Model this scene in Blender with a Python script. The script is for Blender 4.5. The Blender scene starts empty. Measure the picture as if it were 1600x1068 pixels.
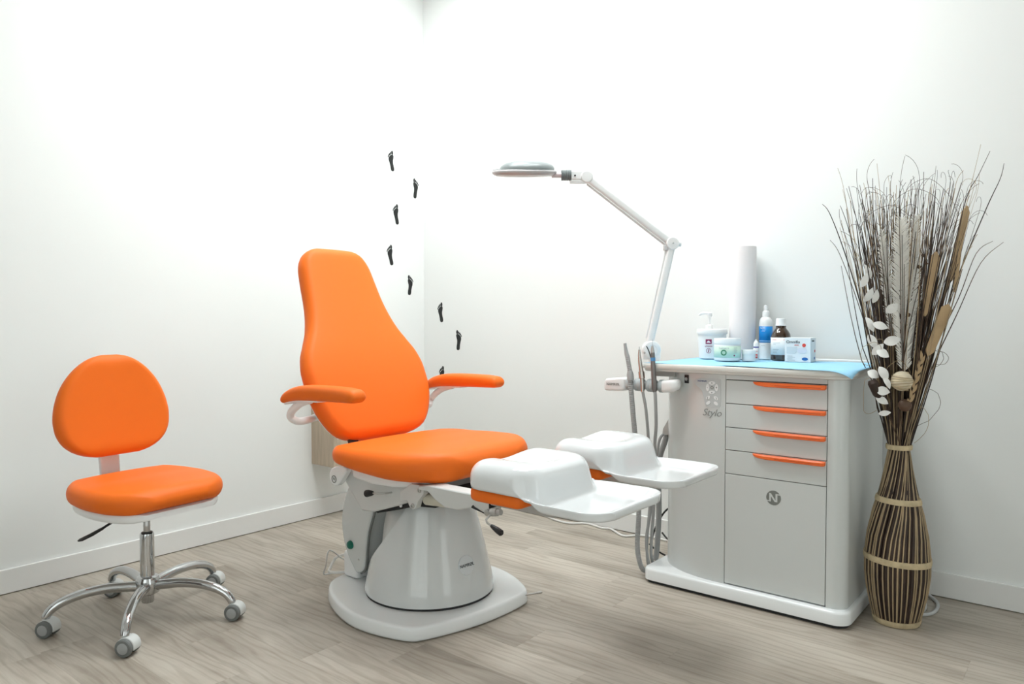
import bpy, bmesh, math, random
from mathutils import Vector, Matrix
random.seed(7)
scene = bpy.context.scene
COL = scene.collection
V = Vector

# ------------------------------------------------------------------ camera, world, exposure
YAW = 0.680945            # view direction, counter-clockwise from +x
PITCH = 0.03032
F0 = V((math.cos(YAW), math.sin(YAW), 0))
RT = V((math.sin(YAW), -math.cos(YAW), 0))
cam_d = bpy.data.cameras.new('camera')
cam = bpy.data.objects.new('camera', cam_d)
COL.objects.link(cam)
cam_d.sensor_fit = 'HORIZONTAL'
cam_d.sensor_width = 36.0
cam_d.lens = 1154.0 / 1600.0 * 36.0
cam_d.clip_start = 0.02
cam.location = (0, 0, 1.1)
fw = F0 * math.cos(PITCH) - V((0, 0, 1)) * math.sin(PITCH)
up = V((0, 0, 1)) * math.cos(PITCH) + F0 * math.sin(PITCH)
cam.matrix_world = Matrix(((RT.x, up.x, -fw.x, 0), (RT.y, up.y, -fw.y, 0), (RT.z, up.z, -fw.z, 1.1), (0, 0, 0, 1)))
scene.camera = cam
w = bpy.data.worlds.new('world')
scene.world = w
w.use_nodes = True
w.node_tree.nodes['Background'].inputs[0].default_value = (1, 1, 1, 1)
w.node_tree.nodes['Background'].inputs[1].default_value = 1.6    # added fill light, entering by made-up glazed openings behind the viewer
vs = scene.view_settings
vs.view_transform = 'Standard'
vs.look = 'None'
vs.gamma = 1.0
vs.use_curve_mapping = False
vs.exposure = 0.45
LIGHT = 13.6              # emission of the four ceiling panels
LIGHT_SPOTS = [(1.90, 1.50), (2.65, 1.50), (1.90, 2.45), (2.65, 2.45)]

# ------------------------------------------------------------------ materials
MATS = {}
def mat(name, col, rough=0.5, metal=0.0, coat=0.0, bump=0.0, bscale=200.0, var=0.0, vscale=6.0, spec=0.5,
        trans=0.0, sss=0.0, sheen=0.0, vstretch=(1, 1, 1)):
    if name in MATS:
        return MATS[name]
    m = bpy.data.materials.new(name)
    m.use_nodes = True
    nt = m.node_tree
    b = nt.nodes['Principled BSDF']
    b.inputs['Base Color'].default_value = (*col, 1)
    b.inputs['Roughness'].default_value = rough
    b.inputs['Metallic'].default_value = metal
    b.inputs['Coat Weight'].default_value = coat
    b.inputs['Coat Roughness'].default_value = 0.06
    b.inputs['Specular IOR Level'].default_value = spec
    b.inputs['Transmission Weight'].default_value = trans
    b.inputs['Sheen Weight'].default_value = sheen
    if sss:
        b.inputs['Subsurface Weight'].default_value = sss
        b.inputs['Subsurface Radius'].default_value = (0.01, 0.01, 0.01)
    tc = nt.nodes.new('ShaderNodeTexCoord')
    mp = nt.nodes.new('ShaderNodeMapping')
    mp.inputs['Scale'].default_value = vstretch
    nt.links.new(tc.outputs['Object'], mp.inputs['Vector'])
    if var:
        n = nt.nodes.new('ShaderNodeTexNoise')
        n.inputs['Scale'].default_value = vscale
        n.inputs['Detail'].default_value = 5
        nt.links.new(mp.outputs[0], n.inputs['Vector'])
        r = nt.nodes.new('ShaderNodeValToRGB')
        r.color_ramp.elements[0].position = 0.3
        r.color_ramp.elements[1].position = 0.7
        r.color_ramp.elements[0].color = (*[c * (1 - var) for c in col], 1)
        r.color_ramp.elements[1].color = (*[min(1, c * (1 + var)) for c in col], 1)
        nt.links.new(n.outputs['Fac'], r.inputs['Fac'])
        nt.links.new(r.outputs['Color'], b.inputs['Base Color'])
    if bump:
        n2 = nt.nodes.new('ShaderNodeTexNoise')
        n2.inputs['Scale'].default_value = bscale
        n2.inputs['Detail'].default_value = 3
        nt.links.new(mp.outputs[0], n2.inputs['Vector'])
        bp = nt.nodes.new('ShaderNodeBump')
        bp.inputs['Strength'].default_value = bump
        bp.inputs['Distance'].default_value = 0.002
        nt.links.new(n2.outputs['Fac'], bp.inputs['Height'])
        nt.links.new(bp.outputs['Normal'], b.inputs['Normal'])
    MATS[name] = m
    return m

def plank_mat():
    m = bpy.data.materials.new('oak_laminate')
    m.use_nodes = True
    nt = m.node_tree
    L = nt.links.new
    N = nt.nodes.new
    b = nt.nodes['Principled BSDF']
    tc = N('ShaderNodeTexCoord'); oi = N('ShaderNodeObjectInfo')
    mu = N('ShaderNodeVectorMath'); mu.operation = 'SCALE'
    cx = N('ShaderNodeCombineXYZ'); cx.inputs[0].default_value = 31; cx.inputs[1].default_value = 57; cx.inputs[2].default_value = 13
    L(cx.outputs[0], mu.inputs[0]); L(oi.outputs['Random'], mu.inputs['Scale'])
    ad = N('ShaderNodeVectorMath'); ad.operation = 'ADD'
    L(tc.outputs['Object'], ad.inputs[0]); L(mu.outputs[0], ad.inputs[1])
    def mapping(s):
        k = N('ShaderNodeMapping'); k.inputs['Scale'].default_value = s
        L(ad.outputs[0], k.inputs['Vector']); return k.outputs[0]
    # broad figure
    n1 = N('ShaderNodeTexNoise'); n1.inputs['Scale'].default_value = 5.0; n1.inputs['Detail'].default_value = 4; n1.inputs['Distortion'].default_value = 0.8
    L(mapping((1.3, 0.36, 1)), n1.inputs['Vector'])
    # cathedral grain lines
    wv = N('ShaderNodeTexWave'); wv.wave_type = 'BANDS'; wv.bands_direction = 'X'
    wv.inputs['Scale'].default_value = 9.0; wv.inputs['Distortion'].default_value = 11.0
    wv.inputs['Detail'].default_value = 2.0; wv.inputs['Detail Scale'].default_value = 1.3; wv.inputs['Detail Roughness'].default_value = 0.45
    L(mapping((1.0, 0.20, 1)), wv.inputs['Vector'])
    # fine pores
    n3 = N('ShaderNodeTexNoise'); n3.inputs['Scale'].default_value = 30; n3.inputs['Detail'].default_value = 6
    L(mapping((4.0, 0.22, 1)), n3.inputs['Vector'])
    r1 = N('ShaderNodeValToRGB')
    e = r1.color_ramp.elements
    e[0].position = 0.28; e[0].color = (0.330, 0.287, 0.236, 1)
    e[1].position = 0.72; e[1].color = (0.510, 0.465, 0.402, 1)
    k = e.new(0.48); k.color = (0.435, 0.387, 0.327, 1)
    L(n1.outputs['Fac'], r1.inputs['Fac'])
    r2 = N('ShaderNodeValToRGB')
    r2.color_ramp.elements[0].position = 0.0; r2.color_ramp.elements[0].color = (0.70, 0.67, 0.63, 1)
    r2.color_ramp.elements[1].position = 0.38; r2.color_ramp.elements[1].color = (1, 1, 1, 1)
    L(wv.outputs['Fac'], r2.inputs['Fac'])
    mx = N('ShaderNodeMix'); mx.data_type = 'RGBA'; mx.blend_type = 'MULTIPLY'; mx.inputs[0].default_value = 0.5
    L(r1.outputs[0], mx.inputs[6]); L(r2.outputs[0], mx.inputs[7])
    r3 = N('ShaderNodeValToRGB')
    r3.color_ramp.elements[0].position = 0.32; r3.color_ramp.elements[0].color = (0.80, 0.77, 0.74, 1)
    r3.color_ramp.elements[1].position = 0.56; r3.color_ramp.elements[1].color = (1.03, 1.03, 1.03, 1)
    L(n3.outputs['Fac'], r3.inputs['Fac'])
    m2 = N('ShaderNodeMix'); m2.data_type = 'RGBA'; m2.blend_type = 'MULTIPLY'; m2.inputs[0].default_value = 0.5
    L(mx.outputs[2], m2.inputs[6]); L(r3.outputs[0], m2.inputs[7])
    # a few knots
    vo = N('ShaderNodeTexVoronoi'); vo.inputs['Scale'].default_value = 2.6
    L(mapping((1.6, 0.75, 1)), vo.inputs['Vector'])
    r4 = N('ShaderNodeValToRGB')
    r4.color_ramp.elements[0].position = 0.02; r4.color_ramp.elements[0].color = (0.62, 0.57, 0.52, 1)
    r4.color_ramp.elements[1].position = 0.10; r4.color_ramp.elements[1].color = (1, 1, 1, 1)
    L(vo.outputs['Distance'], r4.inputs['Fac'])
    m3 = N('ShaderNodeMix'); m3.data_type = 'RGBA'; m3.blend_type = 'MULTIPLY'; m3.inputs[0].default_value = 0.6
    L(m2.outputs[2], m3.inputs[6]); L(r4.outputs[0], m3.inputs[7])
    # each plank a little lighter or darker
    mr = N('ShaderNodeMapRange'); mr.inputs['To Min'].default_value = 0.91; mr.inputs['To Max'].default_value = 1.08
    L(oi.outputs['Random'], mr.inputs['Value'])
    m4 = N('ShaderNodeVectorMath'); m4.operation = 'SCALE'
    L(m3.outputs[2], m4.inputs[0]); L(mr.outputs[0], m4.inputs['Scale'])
    L(m4.outputs[0], b.inputs['Base Color'])
    b.inputs['Roughness'].default_value = 0.42
    b.inputs['Specular IOR Level'].default_value = 0.4
    bp = N('ShaderNodeBump'); bp.inputs['Strength'].default_value = 0.12; bp.inputs['Distance'].default_value = 0.001
    L(n3.outputs['Fac'], bp.inputs['Height']); L(bp.outputs['Normal'], b.inputs['Normal'])
    return m

M_wall = mat('wall_paint', (0.83, 0.845, 0.832), 0.85, bump=0.04, bscale=90, spec=0.2)
M_ceil = mat('ceiling_paint', (0.85, 0.85, 0.84), 0.9, bump=0.03, bscale=90, spec=0.2)
M_base = mat('baseboard_lacquer', (0.80, 0.80, 0.785), 0.38, bump=0.02, bscale=60)
M_floor = mat('floor_joint', (0.22, 0.19, 0.155), 0.9, var=0.1)
M_plank = plank_mat()
M_orange = mat('orange_vinyl', (0.86, 0.163, 0.012), 0.5, bump=0.05, bscale=700, spec=0.25)
M_orange_pl = mat('orange_plastic', (0.90, 0.16, 0.03), 0.28, bump=0.02, bscale=300)
M_white = mat('white_plastic', (0.84, 0.85, 0.85), 0.3, bump=0.01, bscale=200)
M_gloss = mat('white_gloss_shell', (0.74, 0.76, 0.77), 0.13, coat=0.6, bump=0.008, bscale=30)
M_enamel = mat('light_grey_enamel', (0.63, 0.655, 0.645), 0.26, coat=0.35, bump=0.01, bscale=40)
M_ped = mat('pale_grey_moulding', (0.66, 0.685, 0.685), 0.12, coat=0.5, bump=0.01, bscale=25)
M_plate = mat('white_base_moulding', (0.84, 0.865, 0.87), 0.22, coat=0.4, bump=0.01, bscale=25)
M_beam = mat('grey_painted_steel', (0.64, 0.655, 0.645), 0.4, bump=0.01, bscale=80)
M_slide = mat('grey_slide_steel', (0.46, 0.46, 0.44), 0.4, bump=0.01, bscale=80)
M_chrome = mat('chrome', (0.56, 0.565, 0.57), 0.06, metal=1.0, bump=0.004, bscale=20)
M_steel = mat('brushed_steel', (0.55, 0.55, 0.54), 0.28, metal=1.0, bump=0.03, bscale=300)
M_black = mat('black_plastic', (0.012, 0.012, 0.013), 0.4, bump=0.02, bscale=300)
M_dark = mat('dark_gap', (0.02, 0.021, 0.022), 0.8, bump=0.02, bscale=300)
M_tyre = mat('grey_rubber', (0.16, 0.17, 0.165), 0.6, bump=0.02, bscale=300)
M_cap = mat('caster_grey', (0.36, 0.37, 0.37), 0.5, bump=0.02, bscale=300)
M_hood = mat('caster_hood_grey', (0.64, 0.66, 0.65), 0.4, bump=0.02, bscale=300)
M_hose = mat('grey_hose', (0.36, 0.37, 0.37), 0.5, bump=0.02, bscale=300)
M_ring = mat('grey_ring', (0.42, 0.46, 0.47), 0.45, bump=0.02, bscale=300)
M_lampgrey = mat('lamp_grey', (0.20, 0.225, 0.225), 0.35, bump=0.02, bscale=200)
M_lampwhite = mat('lamp_white', (0.82, 0.83, 0.83), 0.3, bump=0.01, bscale=200)
M_pink = mat('lens_frost', (0.62, 0.54, 0.56), 0.12, coat=0.5, bump=0.01, bscale=60)
M_decal = mat('black_vinyl_decal', (0.006, 0.007, 0.007), 0.6, bump=0.01, bscale=200)
M_logo = mat('logo_grey', (0.19, 0.20, 0.185), 0.5, bump=0.01, bscale=200)
M_ink = mat('ink_dark', (0.05, 0.055, 0.06), 0.6, bump=0.01, bscale=200)
M_badge = mat('badge_silver', (0.66, 0.70, 0.72), 0.25, bump=0.01, bscale=200)
M_green = mat('green_button', (0.0, 0.13, 0.085), 0.3, bump=0.01, bscale=200)
M_cable = mat('white_cable', (0.72, 0.71, 0.68), 0.5, bump=0.02, bscale=200)
M_gcable = mat('grey_cable', (0.55, 0.56, 0.56), 0.5, bump=0.02, bscale=200)
M_blue = mat('blue_paper', (0.32, 0.62, 0.84), 0.8, bump=0.15, bscale=500, var=0.03)
M_roll = mat('paper_roll', (0.84, 0.80, 0.80), 0.95, bump=0.12, bscale=260, var=0.015)
M_wood = mat('pale_wood', (0.50, 0.41, 0.31), 0.6, var=0.14, vscale=7, vstretch=(6, 6, 0.6), bump=0.05, bscale=60)
M_emit = bpy.data.materials.new('light_diffuser')
M_emit.use_nodes = True
_nt = M_emit.node_tree
_nt.nodes.clear()
_e = _nt.nodes.new('ShaderNodeEmission'); _o = _nt.nodes.new('ShaderNodeOutputMaterial')
_e.inputs[0].default_value = (0.955, 1.0, 1.0, 1); _e.inputs[1].default_value = LIGHT
_nt.links.new(_e.outputs[0], _o.inputs[0])

# ------------------------------------------------------------------ mesh helpers (world coordinates)
def catmull(pts, n=8, closed=False):
    P = [V(p) for p in pts]
    out = []
    m = len(P)
    rng = range(m) if closed else range(m - 1)
    for i in rng:
        if closed:
            a, b, c, d = P[(i - 1) % m], P[i], P[(i + 1) % m], P[(i + 2) % m]
        else:
            a, b, c, d = P[max(i - 1, 0)], P[i], P[i + 1], P[min(i + 2, m - 1)]
        for k in range(n):
            t = k / n
            out.append(0.5 * ((2 * b) + (c - a) * t + (2 * a - 5 * b + 4 * c - d) * t * t + (3 * b - a - 3 * c + d) * t ** 3))
    if not closed:
        out.append(P[-1].copy())
    return out

def interp(tab, x):
    """smooth table lookup"""
    n = len(tab)
    if x <= tab[0][0]: return tab[0][1]
    if x >= tab[-1][0]: return tab[-1][1]
    for i in range(n - 1):
        if tab[i][0] <= x <= tab[i + 1][0]:
            x0, y0 = tab[i]; x1, y1 = tab[i + 1]
            h = x1 - x0
            def slope(j):
                if j <= 0: return (tab[1][1] - tab[0][1]) / (tab[1][0] - tab[0][0])
                if j >= n - 1: return (tab[-1][1] - tab[-2][1]) / (tab[-1][0] - tab[-2][0])
                dl = (tab[j][1] - tab[j - 1][1]) / (tab[j][0] - tab[j - 1][0])
                dr = (tab[j + 1][1] - tab[j][1]) / (tab[j + 1][0] - tab[j][0])
                if dl * dr <= 0: return 0.0
                return 2 * dl * dr / (dl + dr)
            t = (x - x0) / h
            m0, m1 = slope(i) * h, slope(i + 1) * h
            return (2 * t ** 3 - 3 * t * t + 1) * y0 + (t ** 3 - 2 * t * t + t) * m0 + (-2 * t ** 3 + 3 * t * t) * y1 + (t ** 3 - t * t) * m1

class MB:
    def __init__(s):
        s.v = []; s.f = []
    def add(s, vs_, fs):
        o = len(s.v)
        s.v += [V(p) for p in vs_]
        s.f += [tuple(i + o for i in f) for f in fs]
        return s
    def loft(s, rings, cap0=True, cap1=True, closed=True):
        n = len(rings[0]); vs_ = []; fs = []
        for r in rings: vs_ += list(r)
        for i in range(len(rings) - 1):
            for k in range(n if closed else n - 1):
                k2 = (k + 1) % n
                fs.append((i * n + k, i * n + k2, (i + 1) * n + k2, (i + 1) * n + k))
        for flag, base in ((cap0, 0), (cap1, (len(rings) - 1) * n)):
            if flag:
                c = sum((V(p) for p in vs_[base:base + n]), V((0, 0, 0))) / n
                vs_.append(c); ci = len(vs_) - 1
                for k in range(n):
                    fs.append((base + k, base + (k + 1) % n, ci))
        return s.add(vs_, fs)
    def box(s, lo, hi):
        x0, y0, z0 = lo; x1, y1, z1 = hi
        return s.add([(x0, y0, z0), (x1, y0, z0), (x1, y1, z0), (x0, y1, z0), (x0, y0, z1), (x1, y0, z1), (x1, y1, z1), (x0, y1, z1)],
                     [(0, 3, 2, 1), (4, 5, 6, 7), (0, 1, 5, 4), (1, 2, 6, 5), (2, 3, 7, 6), (3, 0, 4, 7)])
    def obox(s, c, ax, half):
        c = V(c); a, b, d = [V(q).normalized() * h for q, h in zip(ax, half)]
        vs_ = [c + a * i + b * j + d * k for k in (-1, 1) for i, j in ((-1, -1), (1, -1), (1, 1), (-1, 1))]
        return s.add(vs_, [(0, 3, 2, 1), (4, 5, 6, 7), (0, 1, 5, 4), (1, 2, 6, 5), (2, 3, 7, 6), (3, 0, 4, 7)])
    def tube(s, path, r, n=10, caps=True, flat=None):
        """round tube; r a number or a list; flat=(ratio, axis) squashes it along the axis"""
        P = [V(p) for p in path]
        rings = []
        prev = None
        for i, p in enumerate(P):
            t = (P[min(i + 1, len(P) - 1)] - P[max(i - 1, 0)])
            t = t.normalized() if t.length > 1e-9 else V((0, 0, 1))
            if prev is None:
                ref = V((0, 0, 1)) if abs(t.z) < 0.9 else V((1, 0, 0))
                a = t.cross(ref).normalized()
            else:
                a = (prev - t * prev.dot(t))
                a = a.normalized() if a.length > 1e-9 else prev
            prev = a
            b = t.cross(a)
            rr = r[i] if isinstance(r, (list, tuple)) else r
            ring = []
            for k in range(n):
                th = 2 * math.pi * k / n
                o = a * math.cos(th) * rr + b * math.sin(th) * rr
                if flat:
                    ax = V(flat[1]).normalized()
                    o = o - ax * o.dot(ax) * (1 - flat[0])
                ring.append(p + o)
            rings.append(ring)
        return s.loft(rings, caps, caps)
    def cyl(s, p0, p1, r0, r1=None, n=24):
        return s.tube([p0, p1], [r0, r0 if r1 is None else r1], n)
    def lathe(s, prof, c=(0, 0, 0), n=32, axis=(0, 0, 1), sx=1.0, xdir=None, cap0=True, cap1=True):
        c = V(c); ax = V(axis).normalized()
        if xdir is None:
            xdir = ax.cross(V((0, 1, 0))) if abs(ax.y) < 0.9 else ax.cross(V((1, 0, 0)))
        a = V(xdir).normalized(); b = ax.cross(a)
        rings = []
        for r, z in prof:
            rings.append([c + ax * z + a * (r * sx * math.cos(2 * math.pi * k / n)) + b * (r * math.sin(2 * math.pi * k / n)) for k in range(n)])
        return s.loft(rings, cap0, cap1)
    def prism(s, pts, d):
        """extrude a planar polygon along d"""
        d = V(d); n = len(pts)
        a = [V(p) for p in pts]; b = [p + d for p in a]
        fs = [tuple(range(n)), tuple(range(2 * n - 1, n - 1, -1))]
        fs += [(k, (k + 1) % n, n + (k + 1) % n, n + k) for k in range(n)]
        return s.add(a + b, fs)
    def sphere(s, c, r, n=16, m=10, sc=(1, 1, 1)):
        c = V(c); rings = []
        for i in range(m + 1):
            ph = -math.pi / 2 + math.pi * i / m
            rings.append([c + V((r * math.cos(ph) * math.cos(2 * math.pi * k / n) * sc[0], r * math.cos(ph) * math.sin(2 * math.pi * k / n) * sc[1], r * math.sin(ph) * sc[2])) for k in range(n)])
        return s.loft(rings, True, True)

ORG = {}
def build(name, mb, material, parent=None, origin=None, angle=35, bevel=None, subsurf=0, solid=None):
    """one mesh object; vertices are given in world space"""
    o3 = ORG[parent.name] if parent is not None else V(origin or (0, 0, 0))
    me = bpy.data.meshes.new(name)
    me.from_pydata([tuple(p - o3) for p in mb.v], [], mb.f)
    bm = bmesh.new(); bm.from_mesh(me)
    bmesh.ops.remove_doubles(bm, verts=bm.verts, dist=1e-6)
    bmesh.ops.recalc_face_normals(bm, faces=bm.faces)
    bm.to_mesh(me); bm.free()
    for p in me.polygons: p.use_smooth = True
    if not subsurf:
        me.set_sharp_from_angle(angle=math.radians(angle))
    me.materials.append(material)
    ob = bpy.data.objects.new(name, me)
    COL.objects.link(ob)
    if parent is not None: ob.parent = parent
    else: ob.location = o3
    ORG[ob.name] = o3
    if solid:
        md = ob.modifiers.new('smooth', 'SMOOTH'); md.iterations = 8; md.factor = 0.5
        md = ob.modifiers.new('solid', 'SOLIDIFY'); md.thickness = solid; md.offset = -1
    if bevel:
        md = ob.modifiers.new('bevel', 'BEVEL'); md.width = bevel[0]; md.segments = bevel[1]
        md.limit_method = 'ANGLE'; md.angle_limit = math.radians(35); md.harden_normals = False
    if subsurf:
        md = ob.modifiers.new('subsurf', 'SUBSURF'); md.levels = subsurf; md.render_levels = subsurf
    return ob

def thing(name, loc, label, cat, group=None):
    o = bpy.data.objects.new(name, None)
    COL.objects.link(o)
    o.location = loc; o.empty_display_size = 0.1
    ORG[o.name] = V(loc)
    return tag(o, label, cat, group)
def tag(o, label=None, cat=None, group=None, kind=None):
    if label: o['label'] = label
    if cat: o['category'] = cat
    if group: o['group'] = group
    if kind: o['kind'] = kind
    return o

def rrect(wd, t, r, dome=0.0, nc=6, nf=8):
    """rounded rectangle (half sizes) as a list of (a, b), the top side domed"""
    r = min(r, wd * 0.999, t * 0.999)
    pts = []
    def arc(cx, cy, a0):
        for k in range(nc + 1):
            a = math.radians(a0 + 90 * k / nc)
            pts.append((cx + r * math.cos(a), cy + r * math.sin(a)))
    arc(wd - r, t - r, 0)
    for k in range(1, nf): pts.append((wd - r - 2 * (wd - r) * k / nf, t))
    arc(-wd + r, t - r, 90)
    arc(-wd + r, -t + r, 180)
    for k in range(1, nf): pts.append((-wd + r + 2 * (wd - r) * k / nf, -t))
    arc(wd - r, -t + r, 270)
    return [(a, b + (dome * (1 - (a / wd) ** 2) if b > 0 else 0)) for a, b in pts]

def pad(stations):
    mb = MB(); rings = []
    for P, A, B, wd, t, r, dome in stations:
        rings.append([V(P) + V(A) * a + V(B) * b for a, b in rrect(wd, t, r, dome)])
    return mb.loft(rings)

def ends(h, L, r):
    d = min(h, L - h)
    if d >= r: return 1.0
    return max(0.12, math.sqrt(max(0, 1 - (1 - d / r) ** 2)))

def steps(L, r=0.05, n=26):
    a = [0, 0.0015, 0.005, 0.011, 0.02, 0.032]
    return a + [0.045 + (L - 0.09) * k / n for k in range(n + 1)] + [L - q for q in reversed(a)]

def textmesh(s, size, M, material, name, parent, shear=0.0, extrude=0.0004, bold=0.0, align='CENTER'):
    cu = bpy.data.curves.new(name, 'FONT')
    cu.body = s; cu.size = size; cu.shear = shear; cu.extrude = extrude; cu.offset = bold
    cu.align_x = align; cu.align_y = 'CENTER'; cu.resolution_u = 3
    to = bpy.data.objects.new(name + '_tmp', cu)
    me = bpy.data.meshes.new_from_object(to)
    me.transform(M)
    me.transform(Matrix.Translation(-ORG[parent.name]))
    me.materials.clear(); me.materials.append(material)
    bpy.data.objects.remove(to); bpy.data.curves.remove(cu)
    ob = bpy.data.objects.new(name, me)
    COL.objects.link(ob); ob.parent = parent
    ORG[ob.name] = ORG[parent.name]
    return ob
def frame(c, right, upv):
    r = V(right).normalized(); u = V(upv); u = (u - r * u.dot(r)).normalized(); n = r.cross(u)
    return Matrix(((r.x, u.x, n.x, c[0]), (r.y, u.y, n.y, c[1]), (r.z, u.z, n.z, c[2]), (0, 0, 0, 1)))

# ------------------------------------------------------------------ the room
WX, WY, LOX, LOY, CEIL = 3.335, 3.43, -1.5, -1.5, 3.25
T = 0.1
fl = tag(build('floor', MB().box((LOX, LOY, -0.08), (WX, WY, -0.006)), M_floor), kind='structure')
PW, PL = 0.17, 1.28
k0 = math.floor((LOX - 1.91) / PW)
known = {0: 1.535, 4: 1.61, 5: 2.16, -4: 2.41, -6: 2.73}
meshes = {}
k = k0
while 1.91 + k * PW < WX:
    xa, xb = max(LOX, 1.91 + k * PW), min(WX, 1.91 + (k + 1) * PW)
    joint = known.get(k, random.uniform(0, PL))
    ys = []
    y = joint
    while y > LOY: y -= PL
    while y < WY:
        ys.append((max(y, LOY), min(y + PL, WY))); y += PL
    for ya, yb in ys:
        if yb - ya < 0.02 or xb - xa < 0.01: continue
        key = (round(xb - xa, 3), round(yb - ya, 3))
        if key not in meshes:
            hx, hy, g = key[0] / 2 - 0.0001, key[1] / 2 - 0.0001, 0.00025
            mb = MB().loft([[(-hx, -hy, -0.0058), (hx, -hy, -0.0058), (hx, hy, -0.0058), (-hx, hy, -0.0058)],
                            [(-hx, -hy, -g), (hx, -hy, -g), (hx, hy, -g), (-hx, hy, -g)],
                            [(-hx + g, -hy + g, 0), (hx - g, -hy + g, 0), (hx - g, hy - g, 0), (-hx + g, hy - g, 0)]], True, True)
            ob = build('plank', mb, M_plank, fl, angle=10)
            meshes[key] = ob.data
        else:
            ob = bpy.data.objects.new('plank', meshes[key]); COL.objects.link(ob); ob.parent = fl
        ob.location = ((xa + xb) / 2, (ya + yb) / 2, 0)
    k += 1
tag(build('wall_left', MB().box((LOX - T, WY, -0.08), (WX + T, WY + T, CEIL + T)), M_wall), kind='structure')
tag(build('wall_back', MB().box((WX, LOY - T, -0.08), (WX + T, WY, CEIL + T)), M_wall), kind='structure')
OX0, OX1, OZ1 = 0.5, 1.5, 2.35          # unseen opening added behind the viewer to let in fill light
tag(build('wall_right', MB().box((LOX - T, LOY - T, -0.08), (OX0, LOY, CEIL + T)).box((OX1, LOY - T, -0.08), (WX, LOY, CEIL + T)).box((OX0, LOY - T, OZ1), (OX1, LOY, CEIL + T)).box((OX0, LOY - T, -0.08), (OX1, LOY, 0.0)), M_wall), kind='structure')
OY0, OY1 = -1.1, 1.3  # second added opening, unseen, sends fill light to the back wall
tag(build('wall_front', MB().box((LOX - T, LOY, -0.08), (LOX, OY0, CEIL + T)).box((LOX - T, OY1, -0.08), (LOX, WY, CEIL + T)).box((LOX - T, OY0, OZ1), (LOX, OY1, CEIL + T)).box((LOX - T, OY0, -0.08), (LOX, OY1, 0.0)), M_wall), kind='structure')
tag(build('ceiling', MB().box((LOX, LOY, CEIL), (WX, WY, CEIL + T)), M_ceil), kind='structure')
BH, BT = 0.1, 0.014
M_added_door = mat('added_door_dark', (0.10, 0.085, 0.075), 0.5, var=0.1, bump=0.03)
M_fill_glass = bpy.data.materials.new('fill_opening_glass')
M_fill_glass.use_nodes = True
_g = M_fill_glass.node_tree
_g.nodes.clear()
_tr = _g.nodes.new('ShaderNodeBsdfTransparent'); _gl = _g.nodes.new('ShaderNodeBsdfGlossy'); _mi = _g.nodes.new('ShaderNodeMixShader'); _go = _g.nodes.new('ShaderNodeOutputMaterial')
_tr.inputs[0].default_value = (0.93, 0.96, 0.95, 1); _gl.inputs['Roughness'].default_value = 0.02; _mi.inputs[0].default_value = 0.06
_g.links.new(_tr.outputs[0], _mi.inputs[1]); _g.links.new(_gl.outputs[0], _mi.inputs[2]); _g.links.new(_mi.outputs[0], _go.inputs[0])
M_fill_frame = mat('fill_opening_frame_grey', (0.30, 0.31, 0.32), 0.4, bump=0.02)
wf = MB()
for xx in (OX0, OX1 - 0.05):
    wf.box((xx, LOY - 0.08, 0.0), (xx + 0.05, LOY - 0.02, OZ1))
for zz in (0.0, OZ1 - 0.05):
    wf.box((OX0, LOY - 0.079, zz), (OX1, LOY - 0.021, zz + 0.05))
win = tag(build('added_fill_window_1', wf, M_fill_frame), kind='structure')  # frame of the added opening that brightens chair base and lower walls
build('fill_pane', MB().box((OX0 + 0.03, LOY - 0.053, 0.04), (OX1 - 0.03, LOY - 0.047, OZ1 - 0.04)), M_fill_glass, win)
wf = MB()
for yy in (OY0, OY0 + 0.8 - 0.025, OY0 + 1.6 - 0.025, OY1 - 0.05):
    wf.box((LOX - 0.08, yy, 0.0), (LOX - 0.02, yy + 0.05, OZ1))
for zz in (0.0, OZ1 - 0.05):
    wf.box((LOX - 0.079, OY0, zz), (LOX - 0.021, OY1, zz + 0.05))
win = tag(build('added_fill_window_2', wf, M_fill_frame), kind='structure')  # frame of the larger added fill opening
for q in range(3):
    build('fill_pane', MB().box((LOX - 0.053, OY0 + 0.8 * q + 0.03, 0.04), (LOX - 0.047, OY0 + 0.8 * (q + 1) - 0.03, OZ1 - 0.04)), M_fill_glass, win)
tag(build('added_reflection_door_1', MB().box((LOX, 1.7, 0.0), (LOX + 0.03, 2.6, 2.1)), M_added_door), kind='structure')  # unseen door, added to give the chrome something dark to reflect
tag(build('baseboard_left', MB().box((LOX, WY - BT, 0.003), (WX - BT, WY, BH)), M_base, bevel=(0.002, 2)), kind='structure')
tag(build('baseboard_back', MB().box((WX - BT, LOY, 0.003), (WX, WY, BH)), M_base, bevel=(0.002, 2)), kind='structure')
tag(build('baseboard_right', MB().box((LOX, LOY, 0.003), (OX0, LOY + BT, BH)).box((OX1, LOY, 0.003), (WX - BT, LOY + BT, BH)), M_base, bevel=(0.002, 2)), kind='structure')
tag(build('baseboard_front', MB().box((LOX, LOY + BT, 0.003), (LOX + BT, OY0, BH)).box((LOX, OY1, 0.003), (LOX + BT, 1.7, BH)).box((LOX, 2.6, 0.003), (LOX + BT, WY - BT, BH)), M_base, bevel=(0.002, 2)), kind='structure')
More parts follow.
